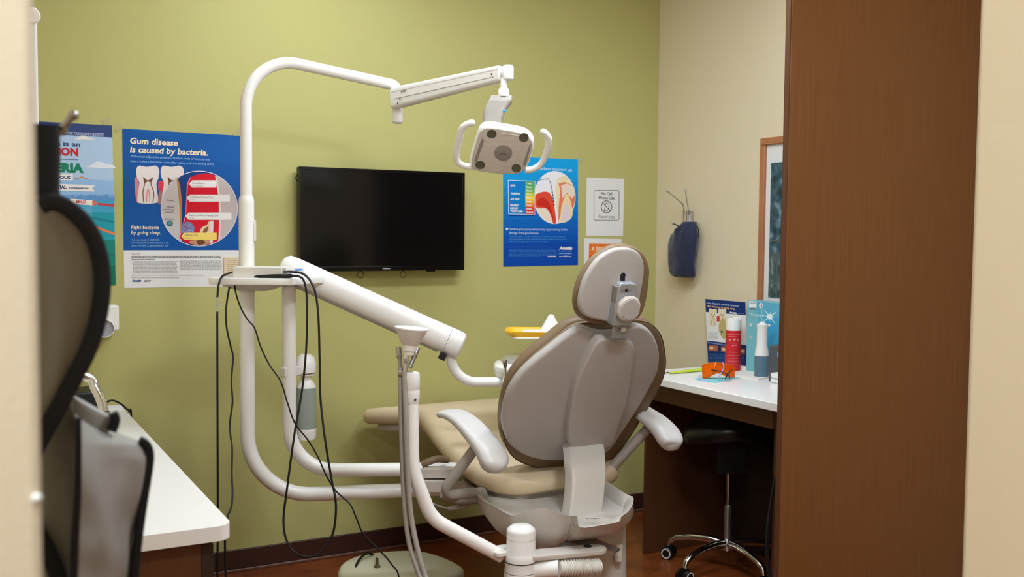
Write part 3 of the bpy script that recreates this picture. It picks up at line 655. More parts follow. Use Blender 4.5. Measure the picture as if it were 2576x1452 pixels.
# black pen-shaped handpiece and its long looped cable
a = pt(640, 696, DP - 0.128); b = pt(736, 692, DP - 0.128); a.z = zt_ + 0.0045; b.z = zt_ + 0.008
t = thing('handpiece', 'black pen shaped camera handpiece lying on the post shelf', 'handpiece', (a + b) / 2 - V((0, 0, 0.008)))
mb = MB(); mb.tube([a + (b - a) * f for f in (0, 0.12, 0.5, 0.95, 1)], [0.0026, 0.0048, 0.0068, 0.0072, 0.005], 14); mb.build('body', t, BLACK)
def cab(name, label, pxs, r, m=BLACKR, cat='cable', n=8):
    P_ = [pt(*q) for q in pxs]
    if P_[-1].z > 0.02: P_.append(V((P_[-1].x, P_[-1].y, r + 0.001)))
    mb = MB(); mb.tube(spline(P_, n), r, 8)
    return tag(mb.build(name, material=m), label, cat)
D = DP - 0.14
mb = MB(); mb.tube(spline([b, pt(752, 696, D), pt(764, 706, D), pt(771, 740, D), pt(772, 800, D), pt(770, 880, D), pt(760, 980, D), pt(741, 1090, D - .02), pt(722, 1230, D - .04), pt(713, 1310, D - .05), pt(722, 1362, D - .06), pt(748, 1394, D - .07), pt(785, 1401, D - .08), pt(817, 1378, D - .07), pt(838, 1340, D - .06), pt(845, 1290, D - .05), pt(843, 1250, D - .04), pt(833, 1200, D - .03), pt(817, 1100, D - .02), pt(806, 1000, D), pt(804, 900, D), pt(801, 800, D), pt(794, 740, D), pt(780, 706, D), pt(760, 688, D), pt(735, 684, D), jack - FWD * 0.006], 8), 0.0036, 8); mb.build('looped_cable', t, BLACKR)
# cables going down from the shelf
t = thing('power_cable', 'straight black cable with clear coupling hanging left of the white post', 'cable', pt(548, 1450, 3.3))
mb = MB(); mb.tube(spline([V((bl.x, bl.y, zt_ + 0.018)) + w_ * 0.02, pt(572, 689, bd - .02), pt(557, 698, bd - .03), pt(549, 722, bd - .04), pt(547, 748, bd - .04)], 6), 0.0034, 8); mb.tube(spline([pt(546.5, 784, bd - .04), pt(547, 1000, bd - .04), pt(548, 1300, bd - .04), pt(547, 1440, bd - .04), V((pt(547, 1440, bd - .04).x, pt(547, 1440, bd - .04).y, 0.005))], 6), 0.0034, 8); mb.build('cord', t, BLACKR)
mb = MB(); mb.tube([pt(547, 744, bd - .04), pt(546.5, 766, bd - .04), pt(546.5, 788, bd - .04)], 0.005, 10); c = pt(547, 765, bd - .04); mb.tube([c, c + RGT * 0.016], 0.002, 6); mb.build('clear_coupling', t, CLEARP)
cab('cable', 'wavy thin black cable dropping from post shelf towards the counter corner', [(579, 714, 3.34), (572, 750, 3.32), (568, 790, 3.30), (571, 830, 3.30), (580, 870, 3.30), (586, 900, 3.30), (582, 960, 3.28), (585, 1010, 3.27), (580, 1050, 3.26), (578, 1080, 3.25), (584, 1130, 3.2), (583, 1190, 3.15), (585, 1240, 3.1), (582, 1275, 3.05), (572, 1302, 3.0), (566, 1340, 3.0), (568, 1480, 3.0)], 0.0031)
cab('cable', 'thin black cable running diagonally from the post shelf past the low floor box', [(590, 714, 3.32), (594, 740, 3.30), (606, 775, 3.30), (622, 803, 3.29), (640, 825, 3.29), (655, 870, 3.29), (676, 915, 3.29), (706, 960, 3.28), (722, 1010, 3.28), (742, 1065, 3.28), (775, 1108, 3.28), (800, 1150, 3.28), (820, 1195, 3.28), (845, 1235, 3.28), (880, 1268, 3.26), (895, 1300, 3.25), (915, 1345, 3.25), (955, 1385, 3.25), (985, 1420, 3.25), (1005, 1465, 3.25)], 0.0026)

# ================================================================== DELIVERY UNIT (second post, big arm, instrument head, tray)
DI = 3.47
B0 = pt(727.5, 900, DI); ix, iy = B0.x, B0.y
def iz(y): d = ray(727.5, y); return EYE + d.z * (iy / d.y)
t = thing('delivery_unit', 'white dental delivery unit with thick sloping arm on its own post', 'dental delivery unit', (ix, iy, 0.3))
d2 = V((0.91, -0.415, 0)).normalized(); cn = V((ix, iy, iz(1184))); iend = cn + d2 * 0.60
mb = MB(); mb.tube(fillet([V((ix, iy, iz(722))), cn, iend], 0.15, 16), 0.0236, 24); mb.build('support_post', t, WHITE)
mb = MB(); mb.lathe((ix, iy, iz(735)), EZ, [(0.0242, 0), (0.0242, 0.014), (0.0225, 0.019), (0.018, 0.022), (0.0175, iz(690) - iz(735))]); mb.build('post_collar', t, WHITEP)
for yy in (757, 770):
    mb = MB(); mb.sphere(pt(744, yy, DI - 0.008), 0.0028, 8); mb.build('collar_screw', t, HOLE)
q0 = pt(730, 676, DI); q1 = pt(1148, 866, DI + 0.03); dd = (q1 - q0).normalized(); ss = dd.cross(EZ).normalized(); uu = ss.cross(dd).normalized(); LL = (q1 - q0).length
def osec(c, rx, ry, e=2.4, n=36): return [c + ss * a + uu * b for a, b in supell(rx, ry, e, n)]
mb = MB(); mb.loft([osec(q0 + dd * (LL * f - 0.015), 0.042 * k, 0.044 * k2) for f, k, k2 in ((-0.03, 0.5, 0.4), (-0.022, 0.8, 0.72), (0.0, 0.97, 0.95), (0.04, 1, 1), (0.5, 1.02, 1.02), (0.97, 1.06, 1.06))]); barm = mb.build('main_arm', t, WHITEP)
mb = MB(); mb.loft([osec(q0 + dd * (LL * f - 0.015), 0.0425 * k, 0.0445 * k) for f, k in ((0.972, 1.06), (1.03, 1.06), (1.05, 1.0), (1.06, 0.8))]); mb.build('arm_end_cap', t, WHITEP)
mb = MB(); mb.loft([osec(q0 + dd * (LL * f) - uu * 0.018, 0.030, 0.034, 2.6) for f in (0.03, 0.06, 0.9, 0.92)]); mb.build('arm_underside', t, GREYP)
mb = MB(); c = pt(1113, 897, DI - 0.01); mb.obox(c, (dd, ss, uu), (0.012, 0.018, 0.010)); mb.build('arm_notch', t, HOLE)
mb = MB(); mb.tube(fillet([pt(1133, 885, DI + .03), pt(1140, 962, DI + .04), pt(1320, 961, DI + .10)], 0.095, 14), 0.0172, 18); mb.build('swan_tube', t, WHITE)
hcn = pt(1302, 930, DI + 0.14); zb = hcn.z
mb = MB(); hp2 = pt(1303, 926, DI + 0.16)
mb.loft([[V((hp2.x, hp2.y, hp2.z + z)) + _r * a * k + FH * b * k for a, b in supell(0.088, 0.12, 3.2)] for z, k in ((-0.045, 0.45), (-0.036, 0.7), (-0.022, 0.93), (-0.012, 0.985), (0.004, 1.0), (0.013, 0.98), (0.019, 0.9), (0.021, 0.7))]); ih = mb.build('instrument_head', t, WHITE)
mb = MB(); c = pt(1271, 905, DI + 0.015); mb.lathe(c, -EZ, [(0.0, 0), (0.009, 0.001), (0.0095, 0.012), (0.007, 0.02), (0.006, 0.028)], 16); mb.tube([c - EZ * 0.024, c - EZ * 0.075], [0.005, 0.0075], 12); mb.build('chrome_lever', ih, CHROME)
mb = MB(); mb.loft([[V((hp2.x, hp2.y, hp2.z + z)) + _r * (a * k + 0.02) + FH * (b * k + 0.03) for a, b in supell(0.082, 0.09, 2.5)] for z, k in ((0.021, 1), (0.034, 0.98), (0.042, 0.8))]); mb.build('clear_cover', ih, mat('clear_cover', rgb(200, 196, 188), 0.15, alpha=0.28))
tr = pt(1370, 842, DI + 0.26)
mb = MB(); mb.tube([V((hp2.x, hp2.y, hp2.z)) + _r * 0.05 + FH * 0.06, V((tr.x, tr.y, tr.z - 0.004)) + _r * 0.0], 0.012, 12); mb.build('tray_stem', t, WHITE)
mb = MB(); mb.slab([V((tr.x, tr.y, tr.z - 0.008)) + _r * a + FH * b for a, b in rrect(0.24, 0.20, 0.03)], EZ, 0.007, 0.003, 2); mb.build('tray_holder', t, WHITEP)
zty = tr.z - 0.001
t = thing('instrument_tray', 'bright yellow plastic instrument tray behind the chair backrest', 'tray', (tr.x, tr.y, zty))
mb = MB(); base = [(a, b) for a, b in rrect(0.27, 0.19, 0.03)]
c0 = V((tr.x + 0.0, tr.y, zty))
mb.loft([[c0 + _r * a * k + FH * b * k + EZ * z for a, b in base] for z, k in ((0.003, 0.3), (0.003, 0.92), (0.016, 0.98), (0.019, 1.06), (0.015, 1.06), (0.0, 0.93), (0.0, 0.3))], True, True); mb.build('pan', t, YELLOW)
c1 = pt(1386, 824, (tr - CAM).dot(FWD)); c1.z = zty + 0.0035
mb = MB(); mb.lathe(c1, EZ, [(0.048, 0), (0.046, 0.003), (0.0085, 0.070), (0.004, 0.072), (0, 0.072)], 28); tag(mb.build('paper_cone', material=PAPER), 'white paper cone upside down on the yellow tray', 'paper cup')
mb = MB(); c = c1 - _r * 0.065; mb.slab([c + _r * a + FH * b for a, b in rrect(0.08, 0.10, 0.02)], EZ, 0.012, 0.005, 2); tag(mb.build('gauze_pack', material=ink(236, 228, 232)), 'pale folded gauze pack lying in yellow tray left of the paper cone', 'gauze')

# water bottle clipped to the second post
bt = pt(770, 1000, DI + 0.06)
def bz_(y): return EYE + ray(770, y).z * (bt.y / ray(770, y).y)
t = thing('water_bottle', 'translucent water bottle with white cap hanging beside the second post', 'bottle', (bt.x, bt.y, bz_(1106)))
z0_ = bz_(1106)
hgt = lambda y: bz_(y) - z0_
mb = MB(); mb.lathe((bt.x, bt.y, z0_), EZ, [(0.024, hgt(1080)), (0.0335, hgt(1079)), (0.0345, hgt(1070)), (0.0345, hgt(985)), (0.0335, hgt(975))], 32); mb.build('bottle_body', t, BOTTLE)
mb = MB(); mb.lathe((bt.x, bt.y, z0_), EZ, [(0.0335, hgt(975)), (0.033, hgt(972)), (0.022, hgt(958)), (0.018, hgt(955)), (0.018, hgt(940)), (0.028, hgt(940)), (0.028, hgt(944)), (0.018, hgt(946))], 32); mb.build('bottle_shoulder', t, WHITEP)
mb = MB(); mb.lathe((bt.x, bt.y, z0_), EZ, [(0.032, 0.003), (0.034, hgt(1098)), (0.035, hgt(1079)), (0.0335, hgt(1078))], 32); mb.build('bottle_foot', t, WHITEP)
mb = MB(); mb.lathe((bt.x - 0.001, bt.y, z0_), EZ, [(0.030, hgt(938)), (0.0345, hgt(936)), (0.035, hgt(912)), (0.033, hgt(910)), (0.029, hgt(898)), (0.016, hgt(891)), (0.0, hgt(890))], 32); mb.build('bottle_cap', t, WHITEP)
mb = MB(); c = V((bt.x, bt.y, bz_(930))); e = V((ix, iy, bz_(930))); mb.obox((c + e) / 2, ((e - c).normalized(), V((-(e - c).normalized().y, (e - c).normalized().x, 0)), EZ), ((e - c).length / 2 + 0.028, 0.014, 0.016)); mb.build('bracket', t, OFFW, bevel=0.003)

# ================================================================== DENTAL CHAIR
RC = math.radians(30)
CH = pt(1475, 1000, 3.3)
UB = V((0, -math.sin(RC), math.cos(RC))); NB = EX.cross(UB).normalized()      # NB points towards the back of the chair (-Y, -Z)
if NB.y > 0: NB = -NB
CXM = CH.x - 0.014
t = thing('dental_chair', 'tan and grey dental treatment chair seen from behind', 'dental chair', (CXM, 3.1, 0.0))
def bp(x, y, off=0.0): return onP(x, y, CH + NB * off, NB)
shell_px = [(1510, 838), (1466, 826), (1440, 837), (1393.5, 872), (1336, 918), (1301, 956), (1278, 999), (1266, 1054), (1272, 1095), (1289, 1126), (1327, 1150), (1372, 1160), (1424, 1160), (1485, 1156), (1531, 1137), (1562, 1095), (1597, 1043), (1630, 988), (1654, 941), (1660, 904), (1657, 875), (1645, 846), (1625, 827), (1596, 821), (1560, 836)]
shell = smooth2([bp(*q) for q in shell_px], 4); sc0 = sum(shell, V()) / len(shell)
mb = MB(); mb.slab([q - NB * 0.03 for q in shell], NB, 0.032, 0.012, 5, bulge=0.012); back = mb.build('backrest_shell', t, GREYP)
cush_px = [(1545, 802), (1500, 803), (1462, 802), (1428, 812), (1385, 845), (1330, 890), (1290, 935), (1268, 985), (1257, 1050), (1262, 1100), (1282, 1138), (1320, 1160), (1372, 1170), (1430, 1168), (1490, 1163), (1537, 1142), (1572, 1098), (1607, 1043), (1640, 985), (1661, 941), (1667, 905), (1664, 870), (1655, 835), (1633, 808), (1600, 797)]
cush = smooth2([bp(*q) for q in cush_px], 4)
def shift_to(ptlist, off): return [q + NB * off for q in ptlist]
cc = sum(cush, V()) / len(cush)
cush_s = [cc + (q - cc) * 1.0 for q in cush]
# the cushion lies on the far side of the shell, so its outline is measured on its own plane
cush = smooth2([bp(*q, -0.060) + NB * 0.012 for q in cush_px], 4)
mb = MB(); mb.slab(cush, -NB, 0.045, 0.018, 5, bulge=0.01); mb.slab(cush, NB, 0.012, 0.010, 4); mb.build('backrest_cushion', t, TAN2)
# raised spine on the shell
sp_px = [(1498, 842), (1540, 846), (1582, 852), (1583, 900), (1571, 985), (1546, 1060), (1526, 1112), (1475, 1118), (1426, 1112), (1421, 1060), (1437, 960), (1466, 895)]
spn = smooth2([bp(*q, 0.012) for q in sp_px], 3)
mb = MB(); mb.slab([q - NB * 0.01 for q in spn], NB, 0.040, 0.010, 5, bulge=0.006); mb.build('spine_cover', t, GREYP)
# lower stem: from spine down into the base cover
mb = MB()
stem = [(1475, 1085, 3.42, 48), (1476, 1115, 3.385, 49), (1480, 1140, 3.325, 49), (1482, 1168, 3.265, 49), (1484, 1200, 3.235, 48), (1481, 1245, 3.215, 47), (1474, 1300, 3.20, 47)]
rings = []
for x, y, dep, hwpx in stem:
    c = pt(x, y, dep); r_ = hwpx * dep / FPX * 1.06
    rings.append([c + EX * a - V((0, -1, 0)) * (0.026 - b) for a, b in rrect(2 * r_, 0.055, 0.010)])
n = len(rings); R2 = []
for k in range(len(rings[0])): pass
cols = [spline([rings[i][k] for i in range(n)], 5) for k in range(len(rings[0]))]
mb.loft([[c[i] for c in cols] for i in range(len(cols[0]))]); mb.build('back_support', t, GREYL)
# headrest
RH = math.radians(12); UH = V((0, -math.sin(RH), math.cos(RH))); NH = EX.cross(UH).normalized(); NH = NH if NH.y < 0 else -NH
HCN = bp(1542, 715, 0.0) + V((0, 0.0, 0))
def hb(x, y, off=0.0): return onP(x, y, HCN + NH * off, NH)
hs_px = [(1568, 625), (1540, 630), (1505, 654), (1475, 700), (1461, 748), (1462, 778), (1478, 798), (1510, 807), (1545, 812), (1585, 800), (1606, 780), (1613, 745), (1621, 700), (1622, 668), (1612, 641), (1592, 627)]
hc_px = [(1562, 613), (1530, 620), (1492, 646), (1462, 688), (1446, 735), (1444, 770), (1455, 795), (1480, 808), (1520, 812), (1560, 808), (1596, 790), (1612, 750), (1619, 700), (1620, 668), (1608, 636), (1588, 618)]
mb = MB(); mb.slab(smooth2([hb(*q, -0.062) + NH * 0.010 for q in hc_px], 4), -NH, 0.03, 0.014, 5, bulge=0.008); mb.slab(smooth2([hb(*q, -0.062) + NH * 0.010 for q in hc_px], 4), NH, 0.026, 0.013, 4); hcush = mb.build('headrest_cushion', t, TAN2)
mb = MB(); mb.slab([q - NH * 0.024 for q in smooth2([hb(*q) for q in hs_px], 4)], NH, 0.024, 0.009, 5, bulge=0.007); hsh = mb.build('headrest_shell', t, GREYP)
mb = MB(); slot = [hb(*q, 0.0065) for q in ((1561, 707), (1560, 700), (1561, 692), (1565, 686), (1570, 686), (1573, 690), (1571, 707))]; mb.prism(slot, NH, 0.0016); mb.build('slot', hsh, HOLE)
mb = MB(); bo = [hb(*q, 0.012) for q in ((1547, 715), (1555, 707), (1589, 708), (1594, 716), (1586, 770), (1577, 818), (1533, 817), (1538, 770))]; mb.prism([q - NH * 0.02 for q in bo], NH, 0.045); hbk = mb.build('headrest_bracket', t, SILVER, bevel=0.006)
mb = MB(); mb.prism([hb(*q, 0.0) for q in ((1537, 716), (1550, 713), (1552, 716), (1541, 820), (1530, 815))], NH, 0.031); mb.build('bracket_side', hbk, mat('bracket_shadow_grey', rgb(140, 132, 122), 0.5))  # plate on the bracket's left, its shadow put into the grey-brown colour
for x0_, x1_ in ((1562, 1571), (1579, 1590)):
    mb = MB(); mb.prism([hb(*q, 0.037) for q in ((x0_, 713), (x1_, 714), (x1_ - 1, 731), (x0_ - 1, 730))], NH, 0.004); mb.build('hinge_knuckle', hbk, SILVER, bevel=0.0015)
mb = MB(); mb.prism([hb(*q, 0.0375) for q in ((1573, 728), (1579, 728), (1578, 734), (1572, 734))], NH, 0.001); mb.build('hinge_gap', hbk, HOLE)
kc = hb(1577, 775, 0.036)
prof = [(0.034, 0), (0.040, 0.003), (0.041, 0.014), (0.038, 0.019), (0.0, 0.0195)]
mb = MB(); K_ = 48; rings = []
e1, e2 = EX, UH
for r_, z_ in [(0.034, -0.002), (0.041, 0.003), (0.041, 0.013), (0.036, 0.018)]:
    rings.append([kc + NH * z_ + (e1 * math.cos(2 * PI * k / K_) + e2 * math.sin(2 * PI * k / K_)) * r_ * (1 - 0.05 * max(0, math.cos(4 * (2 * PI * k / K_) - 0.0)) ** 2) for k in range(K_)])
mb.loft(rings); knob = mb.build('adjustment_knob', t, GREYP2)
mb = MB(); mb.lathe(kc + NH * 0.0175, NH, [(0.032, 0), (0.032, 0.002), (0.031, 0.003)], 40); mb.build('knob_cap', knob, GREYP)
mb = MB(); mb.prism([hb(*q, 0.0) for q in ((1541, 815), (1572, 817), (1572, 850), (1535, 850))], NH, 0.012); mb.obox(hb(1561, 815, 0.02), (EX, UH, NH), (0.022, 0.009, 0.012)); mb.build('headrest_stem', t, SILVER, bevel=0.003)
mb = MB(); mb.prism([hb(*q, 0.02) for q in ((1562, 820), (1573, 818), (1570, 832), (1560, 834))], NH, 0.01); mb.build('release_tab', t, GREYP2, bevel=0.002)
# seat and leg cushion: lofted along the chair
CXc = CXM + 0.0
def rr3(xl, xr, y, zt2, th, r):
    w2 = (xr - xl); c = (xl + xr) / 2; return [V((c + a, y, zt2 - th / 2 + b)) for a, b in rrect(w2, th, min(r, th * 0.49), 5)]
seat_sec = [  # y, xl, xr, ztop, thick
    (2.865, 1.68, 1.93, 0.520, 0.020), (2.88, 1.635, 1.975, 0.534, 0.044), (2.91, 1.585, 2.025, 0.545, 0.062), (2.97, 1.535, 2.06, 0.556, 0.070), (3.06, 1.512, 2.075, 0.570, 0.074), (3.20, 1.512, 2.065, 0.594, 0.074), (3.35, 1.525, 2.045, 0.620, 0.074), (3.50, 1.548, 2.02, 0.645, 0.074), (3.60, 1.566, 2.0, 0.657, 0.074),
    (3.70, 1.57, 2.02, 0.658, 0.072), (3.79, 1.49, 2.09, 0.648, 0.070), (3.86, 1.448, 2.12, 0.636, 0.066), (3.91, 1.452, 2.115, 0.626, 0.06), (3.94, 1.48, 2.08, 0.616, 0.04)]
cols = None
ringsS = [rr3(xl, xr, y, z, th, 0.04) for y, xl, xr, z, th in seat_sec]
cols = [spline([r[k] for r in ringsS], 3) for k in range(len(ringsS[0]))]
mb = MB(); mb.loft([[c[i] for c in cols] for i in range(len(cols[0]))]); seat = mb.build('seat_cushion', t, TAN, angle=60)
mb = MB(); ringsF = [rr3(xl + 0.05, xr - 0.05, y, z - th + 0.004, 0.035, 0.012) for y, xl, xr, z, th in seat_sec[2:-2]]; mb.loft(ringsF); mb.build('seat_pan', t, GREYP2)
# armrests
for sgn, pxs, dep, post_px in ((-1, [(1108, 1042), (1140, 1042), (1172, 1062), (1200, 1092), (1222, 1120), (1240, 1150), (1246, 1176), (1243, 1190)], [3.42, 3.39, 3.34, 3.29, 3.25, 3.22, 3.20, 3.19], [(1205, 1115, 3.29), (1118, 1232, 3.30), (1135, 1246, 3.31), (1195, 1240, 3.36)]),
                               (1, [(1572, 1012), (1596, 1024), (1622, 1042), (1650, 1062), (1672, 1084), (1686, 1106), (1692, 1122), (1692, 1130)], [3.62, 3.59, 3.55, 3.51, 3.48, 3.46, 3.45, 3.44], [(1636, 1072, 3.55), (1545, 1170, 3.56), (1535, 1190, 3.56), (1515, 1195, 3.55)])):
    C_ = spline([pt(x, y, d) for (x, y), d in zip(pxs, dep)], 10); n = len(C_); rings = []
    al = [0.0]
    for a, b in zip(C_, C_[1:]): al.append(al[-1] + (b - a).length)
    for i, c in enumerate(C_):
        f = al[i] / al[-1]; d = (C_[min(i + 6, n - 1)] - C_[max(i - 6, 0)]).normalized(); lat = V((d.y, -d.x, 0)).normalized(); lat = lat if lat.x > 0 else -lat
        lat = (lat * 0.5 + EX * 0.5).normalized(); u3 = lat.cross(d).normalized(); u3 = u3 if u3.z > 0 else -u3
        e0, e1 = al[i], al[-1] - al[i]; rnd = lambda e, R_: math.sqrt(max(0.003, 1 - (1 - min(e / R_, 1)) ** 2))
        wk = (0.043 + 0.007 * f) * rnd(e0, 0.045) * rnd(e1, 0.055); hk = (0.013 + 0.018 * f) * min(1, rnd(e0, 0.03)) * rnd(e1, 0.03)
        rings.append([c + lat * a + u3 * b for a, b in supell(wk, hk, 2.8, 32)])
    mb = MB(); mb.loft(rings); arm_ = mb.build('armrest', t, ARMW, angle=60)
    mb = MB(); q = [pt(*a) for a in post_px]; mb.tube(fillet(q, 0.02, 5), 0.0175, 18, flat=(1, 1.0)); mb.build('arm_post', arm_, mat('post_grey', rgb(158, 149, 138), 0.42))
# side brackets and frames left of the seat where the posts join
mb = MB(); c = pt(1110, 1190, 3.42); mb.loft([[c + RGT * a + EZ * b + FWD * z for a, b in rrect(0.13, 0.028, 0.01)] for z in (-0.02, 0.05)]); c = pt(1095, 1222, 3.40); mb.loft([[c + RGT * a + EZ * b + FWD * z for a, b in rrect(0.12, 0.036, 0.01)] for z in (-0.02, 0.05)]); mb.build('side_frame', t, GREYP2)
mb = MB(); c = pt(1162, 1247, 3.36); mb.tube([pt(1112, 1240, 3.32), pt(1150, 1252, 3.34), pt(1215, 1246, 3.40)], [0.018, 0.024, 0.028], 16); mb.build('arm_hub', t, mat('post_grey', rgb(158, 149, 138), 0.42))
mb = MB(); mb.tube(spline([pt(1062, 1170, 3.46), pt(1078, 1162, 3.46), pt(1100, 1155, 3.47), pt(1125, 1157, 3.5)], 4), 0.0125, 14); mb.tube([pt(1068, 1180, 3.44), pt(1080, 1192, 3.44)], 0.010, 10); mb.build('hose_elbow', t, TAN2)
mb = MB(); mb.tube(spline([pt(1065, 1254, 3.40), pt(1095, 1270, 3.38), pt(1130, 1281, 3.37)], 5), 0.0032, 8); mb.build('seat_cable', t, HOSE)
mb = MB(); mb.tube([pt(1128, 1281, 3.37), pt(1160, 1276, 3.37), pt(1198, 1256, 3.39)], 0.0085, 12); mb.build('cable_sleeve', t, HOSE)
# base cover (boat-shaped shell under the seat), scooped at the rear with the maker's plate
rim = [(1200, 1246, .49), (1240, 1272, .488), (1283, 1296, .482), (1305, 1294, .485), (1330, 1284, .50), (1370, 1279, .508), (1405, 1291, .50), (1432, 1298, .495), (1452, 1300, .495), (1459, 1327, .475), (1510, 1322, .475), (1556, 1313, .475), (1563, 1300, .488), (1580, 1288, .495), (1592, 1268, .50), (1592, 1250, .505), (1570, 1240, .505)]
bot = [(1262, 1338, .39), (1280, 1352, .385), (1310, 1368, .37), (1325, 1375, .365), (1345, 1381, .36), (1372, 1385, .36), (1395, 1384, .36), (1412, 1370, .372), (1420, 1367, .374), (1432, 1363, .38), (1490, 1355, .385), (1535, 1347, .39), (1542, 1343, .392), (1550, 1338, .40), (1556, 1325, .41), (1556, 1310, .42), (1550, 1300, .42)]
RIM = [onZ(*q) for q in rim] + [V((2.0, 3.15, .50)), V((1.86, 3.40, .50)), V((1.62, 3.36, .49))]
BOT = [onZ(*q) for q in bot] + [V((1.92, 3.15, .43)), V((1.82, 3.30, .43)), V((1.66, 3.25, .42))]
rc0 = sum(RIM, V()) / len(RIM)
def mix(A, B, f, out=0.0):
    o = []
    for a, b in zip(A, B):
        q = a + (b - a) * f; d = V((a.x - rc0.x, a.y - rc0.y, 0)); o.append(q + d.normalized() * out)
    return o
inner = [rc0 + (q - rc0) * 0.93 for q in RIM]
for q, r_ in zip(inner, RIM): q.z = r_.z - 0.001 if 0.47 < r_.z < 0.48 else r_.z - 0.004
deck = [V((rc0.x + (q.x - rc0.x) * 0.86, rc0.y + (q.y - rc0.y) * 0.86, min(q.z - 0.012, 0.472))) for q in RIM]
floor_ = [V((rc0.x + (q.x - rc0.x) * 0.3, rc0.y + (q.y - rc0.y) * 0.3, 0.468)) for q in RIM]
rings = [smooth2(r, 3) for r in (floor_, deck, inner, RIM, mix(RIM, BOT, 0.12, 0.004), mix(RIM, BOT, 0.45, 0.022), mix(RIM, BOT, 0.8, 0.018), BOT)]
mb = MB(); mb.loft(rings); cover = mb.build('base_cover', t, GREYL, angle=50)
mb = MB(); letter(mb, 'a-dec', onZ(1492, 1306, 0.480), _r, V((sy, cy, 0)), EZ * 0.0004, 0.014, align='c', shear=0.2, bold=0.02); mb.build('plate_logo', cover, ink(70, 68, 66))
mb = MB(); sm = [onZ(1432, 1299, .496)] + [pt(*q) for q in ((1433, 1320, 3.055), (1428, 1345, 3.085), (1414, 1368, 3.13))]; mb.tube(spline(sm, 5), 0.0012, 6); mb.build('cover_seam', cover, SEAM)
# column
mb = MB(); colc = pt(1462, 1400, 3.42); mb.loft([[V((colc.x, colc.y, z)) + EX * a + EY * b for a, b in rrect(w_, d_, 0.05)] for z, w_, d_ in ((0.0, 0.34, 0.44), (0.05, 0.30, 0.40), (0.08, 0.22, 0.30), (0.40, 0.21, 0.28))]); mb.build('lift_column', t, GREYP2)
mb = MB(); mb.use(STEEL).prism([pt(*q) for q in ((1395, 1377, 3.2), (1418, 1362, 3.18), (1500, 1355, 3.22), (1560, 1380, 3.2), (1548, 1388, 3.18), (1470, 1372, 3.17))], EZ, -0.006); mb.build('release_lever', t)
mb = MB(); mb.lathe(pt(1555, 1412, 3.3), V((0.1, 0.1, 1)), [(0.012, 0), (0.014, 0.01), (0.014, 0.05), (0.012, 0.055)], 16); mb.build('side_plug', t, OFFW)
# toe base box on the floor under the leg cushion
t = thing('floor_box', 'low beige utility box on floor under the chair footrest', 'floor box', (1.55, 3.68, 0))
bx = smooth2([onZ(*q, 0.115) for q in ((850, 1430), (868, 1408), (915, 1392), (1000, 1383), (1065, 1385), (1120, 1400), (1160, 1420), (1165, 1432), (1120, 1452), (1010, 1480), (900, 1490), (858, 1470))], 4)
mb = MB(); mb.slab([V((q.x, q.y, 0.0)) for q in bx], EZ, 0.115, 0.022, 5); mb.build('lid', t, mat('box_beige', rgb(206, 202, 172), 0.55))
mb = MB(); c = onZ(949, 1427, 0.115); mb.lathe(c - EZ * 0.004, EZ, [(0.014, 0), (0.012, 0.008), (0.005, 0.014), (0.005, 0.028), (0.0035, 0.034)], 16); mb.build('hose_fitting', t, ink(96, 84, 50))
mb = MB(); mb.tube(spline([c + EZ * 0.03, pt(946, 1405, 3.9), pt(932, 1393, 3.88), pt(915, 1397, 3.84), pt(898, 1418, 3.78), pt(890, 1452, 3.7), pt(888, 1475, 3.62)], 6), 0.0048, 10); mb.build('black_hose', t, BLACKR)

# ================================================================== ASSISTANT ARM WITH SUCTION HOLDER
t = thing('suction_stand', 'white bent suction arm with upright cylinder in front of the chair base', 'suction stand', pt(1310, 1452, 3.05))
DA = 3.06
cb = pt(1310, 1420, DA)
def az(y): return pt(1310, y, DA).z
z0c = az(1470)
mb = MB(); mb.lathe((cb.x, cb.y, z0c), EZ, [(0.050, 0), (0.050, az(1448) - z0c), (0.0495, az(1440) - z0c), (0.048, az(1425) - z0c), (0.048, az(1412) - z0c), (0.049, az(1400) - z0c), (0.046, az(1392) - z0c), (0.0435, az(1386) - z0c), (0.0435, az(1335) - z0c), (0.042, az(1329) - z0c), (0.030, az(1321) - z0c), (0.0, az(1319) - z0c)], 36); mb.build('pivot_cylinder', t, WHITEP)
for yy in (1411, 1438):
    mb = MB(); mb.lathe((cb.x, cb.y, az(yy)), EZ, [(0.0484, 0), (0.0492, 0.0006), (0.0492, 0.0028), (0.0484, 0.0034)], 36); mb.build('ring_band', t, ink(70, 72, 70))
mb = MB(); mb.lathe((cb.x, cb.y, az(1353)), EZ, [(0.0436, 0), (0.0439, 0.0004), (0.0436, 0.0012)], 36); mb.build('cylinder_seam', t, SEAM)
mb = MB(); tubep = fillet([pt(1262, 1400, 3.07), pt(1085, 1305, 3.00), pt(1037, 1180, 2.98), pt(1035, 965, 2.98)], [0.12, 0.25], 14); mb.tube(tubep, 0.0205, 24); mb.build('bent_tube', t, WHITE)
mb = MB(); cl_ = pt(1035, 1010, 2.98)
def cz(y): return pt(1035, y, 2.98).z - cl_.z
mb.lathe(cl_, EZ, [(0.0215, cz(1014)), (0.0235, cz(1006)), (0.0245, cz(995)), (0.0245, cz(982)), (0.0238, cz(978.5)), (0.0245, cz(977)), (0.0245, cz(945)), (0.0225, cz(937)), (0.012, cz(934)), (0.0, cz(933.5))], 32); capm = mb.build('tube_cap', t, WHITEP)
for x, y in ((1045, 1006), (1018, 1006)):
    mb = MB(); mb.sphere(pt(x, y, 2.957), 0.0032, 8); mb.build('cap_screw', capm, HOLE)
